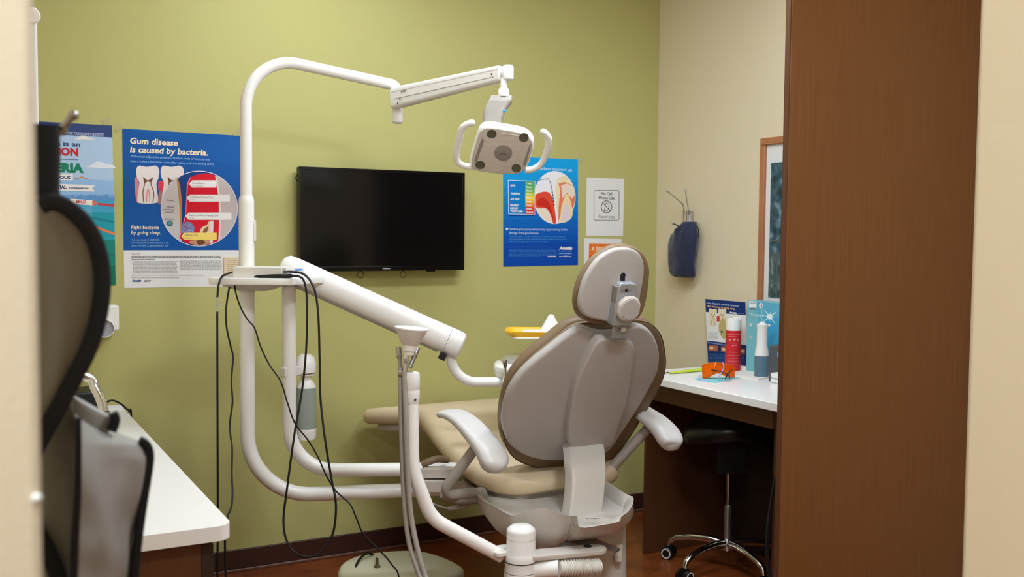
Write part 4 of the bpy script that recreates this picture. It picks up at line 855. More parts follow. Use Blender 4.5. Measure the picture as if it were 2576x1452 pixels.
mb = MB(); mb.loft([[c + EX * a + EY * b for a, b in rrect(w_, 0.07, 0.015)] for c, w_ in ((pt(1262, 1392, 3.07) , 0.07), (pt(1262, 1380, 3.07), 0.07))]); mb.build('knuckle', t, OFFW, bevel=0.003)
mb = MB(); a0 = pt(1345, 1410, 3.06); a1 = pt(1500, 1382, 3.12); dd = (a1 - a0); dd.z = 0; dd.normalize(); sn2 = V((-dd.y, dd.x, 0)); ll = (V((a1.x, a1.y, 0)) - V((a0.x, a0.y, 0))).length
mb.slab([V((a0.x, a0.y, a1.z - 0.008)) + dd * (ll / 2 + a) + sn2 * b for a, b in rrect(ll + 0.06, 0.07, 0.03)], EZ, 0.014, 0.003, 2); mb.build('link_plate', t, GREYP2)
mb = MB(); mb.lathe(pt(1478, 1380, 3.13), EZ, [(0.016, 0), (0.015, 0.006), (0.010, 0.010), (0.0, 0.011)], 20); mb.build('plate_bolt', t, ink(40, 36, 34))
c = pt(1405, 1430, 3.05); e = pt(1510, 1425, 3.09); dd3 = (e - c)
mb = MB(); mb.tube([c + dd3 * (k / 60) for k in range(61)], [0.022 + 0.0035 * math.cos(k * PI / 2.2) for k in range(61)], 20); mb.build('corrugated_hose', t, OFFW)
mb = MB(); mb.tube([pt(1340, 1432, 3.06), c], [0.03, 0.0265], 20); mb.build('hose_sleeve', t, WHITEP)
# white funnel cup and instruments in the holder
DF = 2.98
t = thing('suction_holder', 'chrome suction and syringe tips in a holder with grey hoses', 'suction holder', pt(1030, 940, DF))
mb = MB(); mb.obox(pt(1020, 940, DF - 0.01), (RGT, EZ, FWD), (0.022, 0.007, 0.014)); mb.build('holder_bar', t, STEEL, bevel=0.003)
for nm, a_, b_, r_, m_ in (('suction_tip', (1002, 872, DF), (1008, 930, DF), 0.0085, STEEL), ('suction_tip', (1022, 890, DF - 0.02), (1019, 940, DF - 0.02), 0.009, CHROME), ('air_syringe', (1051, 874, DF + 0.02), (1031, 925, DF + 0.0), 0.0085, STEEL)):
    mb = MB(); A, B_ = pt(*a_), pt(*b_); d = B_ - A; mb.tube([A, A + d * 0.1, A + d * 0.5, A + d * 0.52, B_], [r_ * 0.8, r_, r_, r_ * 0.75, r_ * 0.8], 14); s_ = mb.build(nm, t, m_)
    mb = MB(); mb.lathe(A + d * 0.35, -FWD, [(r_ * 0.8, 0), (r_ * 0.8, r_ * 1.1), (r_ * 0.6, r_ * 1.3)], 12); mb.build('valve_button', s_, CHROME)
for pxs in ([(1007, 925, DF - .01), (1008, 1000, DF - .015), (1012, 1150, DF - .02), (1017, 1260, DF - .02), (1028, 1360, DF - .03), (1052, 1440, DF - .05), (1075, 1500, DF - .05)], [(1017, 935, DF - .02), (1021, 1050, DF - .03), (1025, 1180, DF - .03), (1033, 1290, DF - .03), (1047, 1370, DF - .04), (1066, 1440, DF - .05), (1085, 1500, DF - .05)], [(1012, 935, DF), (1016, 1050, DF), (1022, 1200, DF), (1040, 1330, DF), (1060, 1420, DF), (1080, 1500, DF)]):
    mb = MB(); P_ = [pt(*q) for q in pxs]; e_ = P_[-1]; P_ += [V((e_.x + 0.05, e_.y + 0.06, 0.09)), V((e_.x + 0.10, e_.y + 0.16, 0.012)), V((1.62, 3.38, 0.012))]; mb.tube(spline(P_, 8), 0.0075, 12); mb.build('grey_hose', t, HOSE)
fc = pt(1029, 892, DF - 0.012)
fz = lambda y: pt(1029, y, DF - .012).z - fc.z
mb = MB(); ax = (EZ + RGT * -0.06 * 0 + RGT * 0.09).normalized()
mb.lathe(fc, ax, [(0.0, 0.002), (0.0145, 0.0), (0.0155, fz(884)), (0.0195, fz(882)), (0.0225, fz(867)), (0.027, fz(864)), (0.0465, fz(830)), (0.0495, fz(827)), (0.0495, fz(824)), (0.044, fz(828)), (0.02, fz(866)), (0.0, fz(866))], 36)
tag(mb.build('funnel_cup', material=WHITEP), 'white plastic funnel cup standing on top of the suction holder', 'funnel')

# ================================================================== DESK AREA (right)
ZD = 0.777; DXF = 2.45; DY1 = 3.462; DY0 = 2.56
t = thing('desk', 'white topped walnut wall desk under the framed picture', 'desk', (DXF, 3.0, 0))
mb = MB(); mb.box(DXF, XB - 0.001, DY0, DY1, ZD - 0.03, ZD); mb.build('worktop', t, WHITEL, bevel=0.003)
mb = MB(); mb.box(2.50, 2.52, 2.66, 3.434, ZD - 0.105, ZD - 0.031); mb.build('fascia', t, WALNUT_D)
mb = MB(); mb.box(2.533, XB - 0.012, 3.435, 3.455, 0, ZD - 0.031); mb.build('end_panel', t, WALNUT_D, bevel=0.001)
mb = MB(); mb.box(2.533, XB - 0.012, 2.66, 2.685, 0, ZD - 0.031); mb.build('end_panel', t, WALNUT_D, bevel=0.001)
mb = MB(); mb.box(XB - 0.03, XB - 0.012, 2.69, 3.434, 0, ZD - 0.031); mb.build('modesty_panel', t, DARKBR)
# brochure stand
def xw(X): return lambda x, y: onX(x, y, X)
XP = 2.962
p = Print(xw(XP), (-1, 0, 0), (0, -1, 0))
zb_ = lambda x: None
bl0, tl0, tr0 = onX(1783, 912, XP), onX(1776, 752, XP), onX(1877, 760, XP)
# sheet from desk top up to measured top edge
def low(x): 
    lo_, hi_ = 800, 1100
    for _ in range(40):
        m_ = (lo_ + hi_) / 2
        if onX(x, m_, XP).z > ZD: lo_ = m_
        else: hi_ = m_
    return lo_
yl, yr_ = low(1782), low(1883)
p.sheet([(1776, 752), (1877, 760), (1883, yr_), (1783, yl)], ink(238, 238, 238), 0.004)
NB_ = ink(20, 52, 116); GN = ink(246, 190, 130)
p.poly([(1776, 752), (1877, 760), (1878, 793), (1777.5, 785)], NB_)
p.poly([(1780.5, 857), (1881, 869), (1883, yr_), (1783, yl)], NB_)
p.text(1779, 764, 'Gum disease is caused by bacteria.', 5, ink(190, 206, 236), width=79, bold=0.02); p.text(1780, 772, 'Fight infection by going deep.', 5, GN, width=70, bold=0.02)
p.text(1836, 788, 'Arestin', 5, WH, width=19, bold=0.05, shear=0.2); p.micro(1858, 1873, 789, 1.4, ink(120, 160, 210), 2)
for cx in (1795, 1818.5):
    p.blob([(cx - 10, 780), (cx - 7, 776), (cx, 778), (cx + 8, 777), (cx + 10.5, 782), (cx + 9, 795), (cx + 10, 815), (cx + 6, 821), (cx - 7, 820), (cx - 9, 800)], ink(238, 224, 190))
    p.line([(cx - 4, 790), (cx, 797), (cx + 5, 790)], 1.5, ink(110, 74, 34)); p.line([(cx - 5, 818), (cx, 797), (cx + 5, 818)], 1.5, ink(150, 110, 60))
p.rect(1805, 795, 1812, 809, ink(214, 52, 50))
p.circ(1838, 826, 29, ink(226, 216, 196), 30); p.blob([(1822, 800), (1830, 826), (1824, 853), (1812, 838), (1811, 815)], ink(196, 178, 118)); p.circ(1817.5, 835, 3, ink(70, 90, 80))
for k in range(7): p.micro(1783, 1808, 836 + k * 2.8, 1, ink(180, 180, 184), k + 300)
p.text(1783, 863, 'Periodontal disease may lead to', 3.6, ink(170, 190, 226), width=80, bold=0.02)
for x0_ in (1785, 1816, 1864):
    p.poly([(x0_, 868 + (x0_ - 1785) * 0.1), (x0_ + 22 if x0_ < 1860 else x0_ + 12, 870 + (x0_ - 1785) * 0.1), (x0_ + 22 if x0_ < 1860 else x0_ + 12, 884 + (x0_ - 1785) * 0.1), (x0_, 882 + (x0_ - 1785) * 0.1)], ink(190, 110, 80)); p.line([(x0_ + 2, 875 + (x0_ - 1785) * 0.1), (x0_ + 11, 876 + (x0_ - 1785) * 0.1)], 5, ink(240, 220, 180))
for k in range(8): p.micro(1786, 1875, 891 + k * 3, 1, ink(80, 126, 190), k + 400)
p.done('brochure_card', 'dark blue and white gum disease card standing on desk behind red can', 'brochure')
# teal carton
t = thing('carton', 'teal toothbrush carton standing behind the white water flosser', 'carton', (2.93, onX(1920, 800, 2.90).y, ZD))
XT = 2.905
ta, tb = onX(1880, 755, XT), onX(1961, 763, XT)
mb = MB(); mb.box(XT, XT + 0.05, tb.y, ta.y, ZD, ta.z); ct = mb.build('carton_body', t, ink(118, 186, 196), bevel=0.002)
p = Print(lambda x, y: onX(x, y, XT), (-1, 0, 0), (0, -1, 0))
q = [(1884, 758), (1960, 765), (1958, 940), (1888, 925)]
p.poly([(1900, 759), (1961, 765), (1961, 905), (1925, 905)], ink(92, 176, 206)); p.poly([(1925, 790), (1960, 800), (1960, 905), (1930, 905)], ink(66, 164, 208))
p.poly([(1884.5, 757), (1903.5, 758.5), (1903.5, 776), (1885, 775)], ink(236, 240, 242)); p.poly([(1885, 776), (1903.5, 777), (1903.5, 779), (1885, 778)], ink(40, 60, 84))
p.text(1886, 763, 'PHILIPS', 2.8, ink(70, 90, 110), width=15, bold=0.03); p.text(1887, 774, 'sonicare', 2.6, ink(60, 80, 100), width=14, bold=0.03)
p.text(1885, 793, 'The power of', 6.4, ink(214, 234, 236), width=48, bold=0.02); p.micro(1886, 1908, 798, 1.8, ink(170, 216, 220), 1)
for a in range(8):
    L_ = 26 if a % 2 else 13; an = a * PI / 4 + 0.12 
    p.poly([(1937 + 2.2 * math.cos(an + PI / 2), 797 + 2.2 * math.sin(an + PI / 2)), (1937 + L_ * math.cos(an), 797 + L_ * math.sin(an)), (1937 - 2.2 * math.cos(an + PI / 2), 797 - 2.2 * math.sin(an + PI / 2))], ink(206, 236, 244))
p.circ(1937, 797, 7, ink(240, 248, 250)); p.circ(1889, 817, 3.4, WH); p.circ(1890, 849, 3.4, WH); p.circ(1915, 769, 5, ink(226, 226, 230), 7); p.line([(1915, 764), (1917, 772)], 1.6, ink(60, 60, 80)); p.line([(1890, 846), (1890, 852)], 1.6, ink(200, 60, 60)); p.line([(1888, 818), (1890, 816)], 1.4, ink(80, 90, 110))
p.line([(1917, 772), (1917, 812)], 2.4, ink(150, 206, 212))
p.mb.build('carton_print', t)
# red spray can
rc_ = onZ(1843, 931, ZD); kk = (rc_ - CAM).dot(FWD) / FPX
t = thing('spray_can', 'red spray can with white cap beside orange safety glasses', 'spray can', rc_)
zh = lambda y: EYE + ray(1843, y).z * (rc_.y / ray(1843, y).y) - ZD
R_ = 19.5 * kk
mb = MB(); mb.use(RED).lathe(rc_, EZ, [(R_ * 0.94, 0), (R_, 0.004), (R_, zh(835)), (R_ * 0.97, zh(831))], 32); mb.use(ink(238, 150, 150)); canb = mb
mb = MB(); mb.lathe(rc_, EZ, [(R_ * 0.97, zh(832)), (R_ * 0.98, zh(808)), (R_ * 0.90, zh(803)), (R_ * 0.88, zh(800))], 32); mb.obox(rc_ + EZ * zh(803) + RGT * R_ * 0.4, (RGT, FWD, EZ), (R_ * 0.5, R_ * 0.7, 0.008)); mb.build('cap', t, WHITEP, bevel=0.003)
mb = canb
def canp(a, z): return rc_ + V((0, 0, z)) + (RGT * math.sin(a) - V((sy, cy, 0)) * math.cos(a)) * (R_ + 0.0004)
for (y_, a0, a1, hh_) in ((841, -1.1, 0.9, 1.2), (846, -0.9, 0.2, 1), (856, -0.8, -0.5, 5), (855, -0.2, 0.1, 5), (856, 0.3, 0.6, 5), (862, -0.7, 0.8, 1.2), (869, -0.35, -0.1, 3), (868, 0.02, 0.25, 3), (885, -1, 0.8, 0.8), (893, -1, 0.8, 0.8), (900, -1, 0.6, 0.8), (907, -1, 0.7, 0.8), (914, -1, 0.5, 0.8)):
    n_ = 8
    for k in range(n_):
        b0, b1 = a0 + (a1 - a0) * k / n_, a0 + (a1 - a0) * (k + 0.8) / n_; mb.poly([canp(b0, zh(y_)), canp(b1, zh(y_)), canp(b1, zh(y_) + hh_ * kk), canp(b0, zh(y_) + hh_ * kk)])
mb.build('can_body', t)
# water flosser
fl = onZ(1915, 950, ZD); kf = (fl - CAM).dot(FWD) / FPX
t = thing('water_flosser', 'white cordless water flosser with smoky blue tank standing on desk', 'water flosser', fl)
zf = lambda y: EYE + ray(1915, y).z * (fl.y / ray(1915, y).y) - ZD
r_ = 17.5 * kf
mb = MB(); mb.lathe(fl, EZ, [(r_ * 0.95, 0), (r_, 0.004), (r_, zf(897)), (r_ * 0.98, zf(896))], 32); mb.build('tank', t, mat('tank_smoke', rgb(120, 150, 170), 0.15, trans=0.45, ior=1.3))
mb = MB(); mb.lathe(fl, EZ, [(r_ * 0.9, zf(896)), (r_ * 1.0, zf(895)), (r_ * 0.96, zf(885)), (r_ * 0.76, zf(868)), (r_ * 0.74, zf(830)), (r_ * 0.78, zf(822)), (r_ * 0.8, zf(817)), (r_ * 0.5, zf(815)), (r_ * 0.34, zf(811)), (0, zf(809))], 32); c = fl + EZ * zf(819) + RGT * r_ * 0.75; mb.obox(c, (RGT, FWD, EZ), (r_ * 0.28, r_ * 0.4, 0.004)); mb.build('handle_body', t, WHITEP)
# charcoal box, stand with toothbrush, lilac box
sp0 = onZ(1950, 962, ZD)
mb = MB(); c = V((sp0.x + 0.05, sp0.y - 0.0, ZD)); zt2 = EYE + ray(1950, 868).z * (c.y / ray(1950, 868).y)
ks = (c - CAM).dot(FWD) / FPX
ztop = EYE + (868 - 0) * 0; ztop = pt(1950, 868, (c - CAM).dot(FWD)).z; hs_ = 0.030
cL = pt(1932, 950, (c - CAM).dot(FWD)); 
u5 = V((0.25, -0.97, 0)); w5 = V((0.97, 0.25, 0)); c5 = V((cL.x, cL.y, 0)) + u5 * 0.06 + w5 * 0.03
mb.obox(V((c5.x, c5.y, (ZD + ztop) / 2)), (u5, w5, EZ), (0.06, 0.03, (ztop - ZD) / 2)); tag(mb.build('fabric_case', material=CHAR, bevel=0.008), 'charcoal grey fabric case on desk next to the tall walnut panel', 'case')
st = onZ(1955, 970, ZD); dst = (st - CAM).dot(FWD)
t = thing('brush_stand', 'small white display stand holding a toothbrush at the desk front', 'display stand', (st.x, st.y, ZD))
mb = MB(); a5 = pt(1938, 966, dst); a5.z = ZD; hst = pt(1938, 938, dst).z - ZD; u6 = V((0.12, -0.99, 0)).normalized(); w6 = V((0.99, 0.12, 0))
mb.obox(a5 + u6 * 0.05 + w6 * 0.02 + EZ * (hst / 2), (u6, w6, EZ), (0.05, 0.02, hst / 2)); mb.build('base', t, WHITEP, bevel=0.001)
mb = MB(); mb.use(ink(40, 60, 100)); letter(mb, 'The right brush', a5 + u6 * 0.004 + EZ * (hst * 0.55), u6, EZ, -w6 * 0.0006, 0.006, bold=0.01); letter(mb, 'for your smile', a5 + u6 * 0.004 + EZ * (hst * 0.2), u6, EZ, -w6 * 0.0006, 0.006, bold=0.01); mb.build('stand_text', t)
tb_ = pt(1963, 938, dst + 0.01); tt_ = pt(1963, 892, dst + 0.01)
mb = MB(); mb.tube([V((tb_.x, tb_.y, ZD + hst - 0.002)), tt_ - EZ * 0.01, tt_], [0.005, 0.0035, 0.003], 10); brs = mb.build('toothbrush', t, WHITEP)
mb = MB(); mb.obox(pt(1959, 893, dst + 0.008), (RGT, FWD, EZ), (0.005, 0.004, 0.010)); mb.build('bristles', brs, ink(110, 170, 226), bevel=0.002)
li = pt(1963, 840, dst + 0.28); 
mb = MB(); lt, lb = pt(1963, 817, dst + .28), None; mb.box(li.x - 0.005, li.x + 0.05, li.y - 0.09, li.y + 0.0, ZD, lt.z); tag(mb.build('lilac_box', material=LILAC, bevel=0.002), 'lilac carton standing behind the charcoal case on the desk', 'carton')
# orange safety glasses on an aqua cloth
g = onZ(1805, 956, ZD)
cl4 = [onZ(*q, ZD) for q in ((1744, 954), (1776, 949), (1862, 951), (1838, 956), (1800, 964), (1770, 960))]
mb = MB(); mb.prism(cl4, EZ, 0.002); tag(mb.build('cleaning_cloth', material=CLOTH), 'aqua cloth lying flat under the orange safety glasses', 'cloth')
dg = (g - CAM).dot(FWD)
t = thing('safety_glasses', 'orange tinted safety glasses lying on aqua cloth', 'safety glasses', V((g.x, g.y, ZD + 0.002)))
def gp(x, y, o=0): q = pt(x, y, dg + o); q.z = max(q.z, ZD + 0.003); return q
mb = MB()
top = [(1766, 919), (1780, 914), (1806, 912), (1830, 916), (1850, 923)]
bot = [(1767, 951), (1778, 953), (1796, 947), (1830, 949), (1848, 950)]
bl_ = [0.03, 0.01, 0.0, 0.01, 0.035]
gb = [[gp(*q, o) for q, o in zip(top, bl_)], [gp((a[0] + b[0]) / 2, (a[1] + b[1]) / 2, o - 0.008) for a, b, o in zip(top, bot, bl_)], [gp(*q, o) for q, o in zip(bot, bl_)]]
gb[2][2] = gp(1804, 940, 0)
front = [spline(r, 5) for r in gb]
thk = V((sy, cy, 0)) * 0.003
R1 = [front[0], front[1], front[2]]
ringsG = [[a, b, c, c + thk, b + thk, a + thk] for a, b, c in zip(*R1)]
mb.loft(ringsG); gl = mb.build('lens', t, ORANGE)
mb = MB(); mb.tube(spline([gp(1790, 931, -.01), gp(1812, 935, -.03), gp(1830, 942, -.05), gp(1836, 952, -.06)], 5), 0.0022, 8); mb.tube(spline([gp(1842, 930, -.0), gp(1832, 940, -.03), gp(1824, 954, -.06)], 5), 0.0022, 8); mb.build('temple', t, BLACK)
mb = MB(); mb.tube(spline([gp(1818, 913, -.005), gp(1821, 922, -.02), gp(1816, 936, -.04), gp(1806, 952, -.06)], 5), 0.0022, 8); mb.tube(spline([gp(1762, 945, -.02), gp(1757, 950, -.03), gp(1764, 957, -.04), gp(1785, 962, -.05)], 5), 0.0016, 8); mb.build('lilac_strap', t, LILAC)
# note pads, lime lanyard
pd = [onZ(*q, ZD) for q in ((1850, 946), (1868, 932), (1935, 935), (1938, 952), (1908, 957))]
mb = MB(); mb.prism(pd, EZ, 0.006); tag(mb.build('note_pad', material=ink(236, 230, 220)), 'thin white note pad under the water flosser', 'note pad')
c7 = onZ(1880, 931, ZD); mb = MB(); mb.obox(c7 + EZ * 0.008, (V((0.2, -0.98, 0)), V((0.98, 0.2, 0)), EZ), (0.055, 0.03, 0.008)); tag(mb.build('tissue_pack', material=WHITEP, bevel=0.003), 'small white pack lying between red can and water flosser', 'pack')
mb = MB(); ly = [onZ(*q, ZD + 0.006) for q in ((1686, 938), (1710, 936), (1735, 933), (1768, 930))]; mb.tube(ly, [0.006, 0.009, 0.012, 0.013], 10, flat=(0.5, 1.3)); o7 = tag(mb.build('lanyard', material=LIME), 'lime green lanyard lying along back of the white desk', 'lanyard')
mb = MB(); mb.tube(spline([onZ(1672, 939, ZD + 0.003), onZ(1680, 937, ZD + 0.004), onZ(1688, 939, ZD + 0.003)], 4), 0.0025, 6); mb.build('clip', o7, STEEL); mb = MB(); mb.sphere(onZ(1724, 938, ZD + 0.004), 0.004, 8); mb.build('bead', o7, STEEL)

# framed picture
XF = XB - 0.001
t = thing('framed_picture', 'wood framed landscape picture with white mat on beige wall', 'picture', onX(1935, 812, XF))
fT, fL = onX(1915, 348, XF - 0.02), onX(1908, 560, XF - 0.02)
zT, yL = fT.z, fL.y; zB = onX(1965, 808, XF - 0.02).z; yR = yL - 0.62; fw = 0.030
mb = MB()
for (ya, yb, za, zb2) in ((yR, yL, zT - fw, zT), (yR, yL, zB, zB + fw), (yL - fw, yL, zB + fw, zT - fw), (yR, yR + fw, zB + fw, zT - fw)): mb.box(XF - 0.022, XF, ya, yb, za, zb2)
mb.build('frame', t, FRAMEW, bevel=0.004)
mb = MB(); mb.box(XF - 0.010, XF - 0.004, yR + fw, yL - fw, zB + fw, zT - fw); mb.build('mat_board', t, ink(226, 224, 222))
pm = bpy.data.materials.new('landscape_print'); pm.use_nodes = True; nt = pm.node_tree; bs = nt.nodes['Principled BSDF']
tc = nt.nodes.new('ShaderNodeTexCoord'); nz = nt.nodes.new('ShaderNodeTexNoise'); nz.inputs['Scale'].default_value = 22; nz.inputs['Detail'].default_value = 8; nt.links.new(tc.outputs['Object'], nz.inputs[0])
rp = nt.nodes.new('ShaderNodeValToRGB'); els = rp.color_ramp.elements; els[0].position = 0.35; els[0].color = rgb(30, 54, 56); els[1].position = 0.7; els[1].color = rgb(150, 170, 176); e_ = els.new(0.52); e_.color = rgb(62, 92, 104)
nt.links.new(nz.outputs['Fac'], rp.inputs[0]); nt.links.new(rp.outputs[0], bs.inputs['Base Color']); bs.inputs['Roughness'].default_value = 0.3
py_l = onX(1942, 560, XF).y; pz1, pz0 = onX(1950, 410, XF).z, onX(1942, 748, XF).z
mb = MB(); mb.use(pm).box(XF - 0.012, XF - 0.0101, yR + fw + 0.1, py_l, pz0, pz1)
gr = ink(96, 100, 90)
for k in range(16): mb.use(gr).box(XF - 0.0124, XF - 0.0121, py_l - 0.012 - k * 0.02, py_l - 0.006 - k * 0.02, pz0 + 0.01, pz0 + (pz1 - pz0) * 0.35)
mb.use(gr).box(XF - 0.0124, XF - 0.0121, yR + fw + 0.1, py_l, pz0 + (pz1 - pz0) * 0.42, pz0 + (pz1 - pz0) * 0.43)
mb.build('landscape_print', t)

# coat hook and navy bag
hkc = onX(1728, 545, XB - 0.02)
t = thing('coat_hook', 'chrome three prong coat hook on beige wall above the navy pouch', 'hook', V((XB, hkc.y, hkc.z)))
mb = MB(); mb.box(XB - 0.006, XB, hkc.y - 0.025, hkc.y + 0.025, hkc.z - 0.028, hkc.z + 0.028); mb.build('back_plate', t, CHROME, bevel=0.002)
def hk(px, py, out): return onX(px, py, XB - out)
for pts in ([(1721, 540, .02), (1719, 518, .03), (1712, 508, .05), (1678, 480, .13)], [(1733, 540, .02), (1731, 520, .03), (1727, 500, .05), (1725, 479, .075)], [(1722, 570, .02), (1711, 570, .05), (1693, 562, .10)]):
    mb = MB(); q = [hk(*a) for a in pts]; mb.tube(spline(q, 4), 0.0035, 10); mb.sphere(q[-1], 0.0065, 10); mb.build('prong', t, CHROME)
for px in (1719, 1731, 1740):
    mb = MB(); mb.tube([hk(px, 533, .018), hk(px - 1, 556, .018)], 0.004, 10); mb.sphere(hk(px, 532, .018), 0.006, 10); mb.sphere(hk(px - 1, 557, .018), 0.006, 10); mb.build('hinge_pin', t, CHROME)
t = thing('fabric_pouch', 'navy blue fabric pouch hanging from the chrome coat hook', 'pouch', onX(1715, 698, XB - 0.04))
rows = [(558, 1717, 1742), (566, 1713, 1745), (578, 1702, 1746), (592, 1692, 1748), (615, 1689, 1749), (640, 1687, 1748), (665, 1687, 1745), (685, 1687, 1742), (694, 1689, 1739), (698, 1695, 1735)]
rings = []
for i, (y, xl, xr) in enumerate(rows):
    a, b = onX(xl, y, XB - 0.05), onX(xr, y, XB - 0.05); c = (a + b) / 2; w2 = abs(a.y - b.y) / 2; dpt = 0.028 + 0.014 * math.sin(PI * i / 9)
    c.x = XB - 0.008 - dpt
    ring = []
    for k in range(28):
        th = 2 * PI * k / 28; q = c + V((dpt * math.cos(th), w2 * math.sin(th), 0)); nz_ = (noise.noise(V((q.x * 20, q.y * 26 + q.z * 14, q.z * 16))) * 0.016 + 0.004 * math.sin(q.z * 40 + q.y * 130)) * min(1, i / 2, (9 - i) / 1.5 + 0.3); q += V((math.cos(th), math.sin(th), 0)) * nz_; q.x = min(q.x, XB - 0.002); ring.append(q)
    rings.append(ring)
mb = MB(); mb.loft(rings); mb.build('pouch_body', t, NAVY, angle=80)
mb = MB(); mb.tube(spline([hk(1747, 585, .03), hk(1750, 572, .03), hk(1755, 572, .03), hk(1758, 590, .03), hk(1756, 600, .03), hk(1750, 596, .03)], 5), 0.0022, 8); mb.build('clip', t, BLACK); mb = MB(); mb.tube(spline([hk(1749, 595, .03), hk(1756, 604, .03), hk(1754, 612, .03)], 4), 0.0015, 6); mb.build('wire', t, BLACK)

# stool under the desk
hub = V((2.715, 3.13, 0.0))
t = thing('saddle_stool', 'black saddle stool with chrome star base pushed under the desk', 'stool', hub)
sh_ = (hub - CAM).dot(FWD)
sz = lambda y: pt(1826, y, sh_).z
mb = MB(); rings = []
for z, k in ((-0.075, 0.30), (-0.06, 0.75), (-0.04, 0.95), (-0.012, 1.0), (0.01, 0.95), (0.025, 0.75), (0.032, 0.4)):
    rings.append([V((hub.x, hub.y, sz(1058))) + _r * (0.20 * k * math.cos(2 * PI * i / 36) + 0.01) + FH * (0.17 * k * math.sin(2 * PI * i / 36)) + EZ * (z - 0.16 * max(0, math.cos(2 * PI * i / 36)) ** 2 * k * k * 0.9 - 0.05 * max(0, -math.cos(2 * PI * i / 36)) ** 2 * k * k) for i in range(36)])
mb.loft(rings); mb.build('seat', t, BLACKL, angle=60)
mb = MB(); mb.obox(V((hub.x, hub.y, sz(1142))), (_r, FH, EZ), (0.055, 0.05, 0.065)); mb.tube([V((hub.x, hub.y, sz(1170))) , pt(1935, 1205, sh_ - 0.05)], 0.004, 8); mb.build('tilt_mechanism', t, BLACK, bevel=0.006)
mb = MB(); mb.lathe(hub, EZ, [(0.0085, sz(1275)), (0.0085, sz(1165))], 18); mb.build('gas_rod', t, CHROME)
mb = MB(); mb.lathe(hub, EZ, [(0.0155, 0.09), (0.0145, sz(1272)), (0.012, sz(1268))], 20); mb.build('gas_sleeve', t, STEEL)
ang0 = math.atan2(3.39 - hub.y, 2.575 - hub.x)
for k in range(5):
    a = ang0 + k * 2 * PI / 5; d = V((math.cos(a), math.sin(a), 0)); R5 = 0.255
    mb = MB(); mb.tube([hub + d * (R5 * f) + EZ * z for f, z in ((0.05, 0.105), (0.3, 0.113), (0.6, 0.108), (0.85, 0.095), (0.97, 0.078), (1.0, 0.056))], [0.021, 0.018, 0.016, 0.0145, 0.013, 0.011], 14, flat=(0.9, 1)); lg = mb.build('base_leg', t, CHROME)
    cpos = hub + d * R5; pr = V((-d.y, d.x, 0)); 
    mb = MB()
    for s_ in (-1, 1): mb.use(BLACK).lathe(cpos + pr * (0.012 * s_) + EZ * 0.0252, pr * s_, [(0.0, -0.001), (0.025, 0.0), (0.025, 0.014), (0.022, 0.017)], 22); mb.use(OFFW).lathe(cpos + pr * (0.012 * s_) + EZ * 0.0252, pr * s_, [(0.021, 0.0171), (0.021, 0.0176), (0.016, 0.0176), (0.016, 0.0171)], 22, False)
    mb.use(BLACK).obox(cpos + EZ * 0.036, (d, pr, EZ), (0.014, 0.011, 0.018)); mb.build('caster', lg)
mb = MB(); mb.lathe(hub, EZ, [(0.034, 0.085), (0.036, 0.10), (0.03, 0.122), (0.018, 0.128)], 24); mb.build('hub', t, CHROME)
cab('power_cable', 'black power cord hanging under the desk beside its near end panel', [(1960, 1075, 3.62), (1957, 1130, 3.62), (1950, 1200, 3.61), (1937, 1280, 3.60), (1930, 1340, 3.58), (1930, 1400, 3.57), (1938, 1455, 3.55), (1950, 1520, 3.50)], 0.006)

# ================================================================== LEFT COUNTER
ZC = 0.6864
t = thing('sink_counter', 'white sink counter on walnut cabinet along the left wall', 'counter', (0.25, 3.1, 0))
cx1 = 0.541; cy0 = onZ(440, 1338, ZC).y
outl = [(-0.028, 4.0), (cx1, 4.0)]
for k in range(9):
    a = -PI / 2 * k / 8; outl.append((cx1 - 0.035 + 0.035 * math.cos(a), cy0 + 0.035 + 0.035 * math.sin(a)))
outl.append((-0.028, cy0))
# oval bowl opening
sc_x, sc_y, sa, sb = 0.195, 2.66, 0.205, 0.24
n = 40
mb = MB(); oval = [(sc_x + sa * math.cos(2 * PI * k / n), sc_y + sb * math.sin(2 * PI * k / n)) for k in range(n)]
ov = [mb.v((x, y, ZC)) for x, y in oval]; ob = [mb.v((x, y, ZC)) for x, y in outl]; ovb = [mb.v((x, y, ZC - 0.035)) for x, y in oval]; obb = [mb.v((x, y, ZC - 0.035)) for x, y in outl]
def edges(vs): return [mb.bm.edges.new((vs[i], vs[(i + 1) % len(vs)])) for i in range(len(vs))]
bmesh.ops.triangle_fill(mb.bm, edges=edges(ov) + edges(ob), use_beauty=True); bmesh.ops.triangle_fill(mb.bm, edges=edges(ovb) + edges(obb), use_beauty=True)
for vs, wsx in ((ov, ovb), (ob, obb)):
    for i in range(len(vs)): mb.face([vs[i], vs[(i + 1) % len(vs)], wsx[(i + 1) % len(vs)], wsx[i]])
mb.build('worktop', t, WHITEL, bevel=0.003, angle=30)
mb = MB(); mb.loft([[V((sc_x + sa * k * math.cos(2 * PI * i / n), sc_y + sb * k * math.sin(2 * PI * i / n), ZC - 0.012 - dz)) for i in range(n)] for k, dz in ((1.0, 0), (0.985, 0.012), (0.95, 0.05), (0.85, 0.10), (0.6, 0.13), (0.2, 0.14))], False, True); mb.build('sink_bowl', t, mat('sink_ivory', rgb(226, 216, 200), 0.3))
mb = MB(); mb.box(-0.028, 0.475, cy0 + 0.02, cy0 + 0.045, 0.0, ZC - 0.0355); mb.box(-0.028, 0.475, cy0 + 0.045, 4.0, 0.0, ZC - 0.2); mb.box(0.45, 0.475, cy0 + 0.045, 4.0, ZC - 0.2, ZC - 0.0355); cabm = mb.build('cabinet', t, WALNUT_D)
mb = MB(); mb.box(0.476, 0.503, cy0 + 0.022, 3.99, 0.09, ZC - 0.045); mb.build('cabinet_door', t, DARKBR, bevel=0.002)
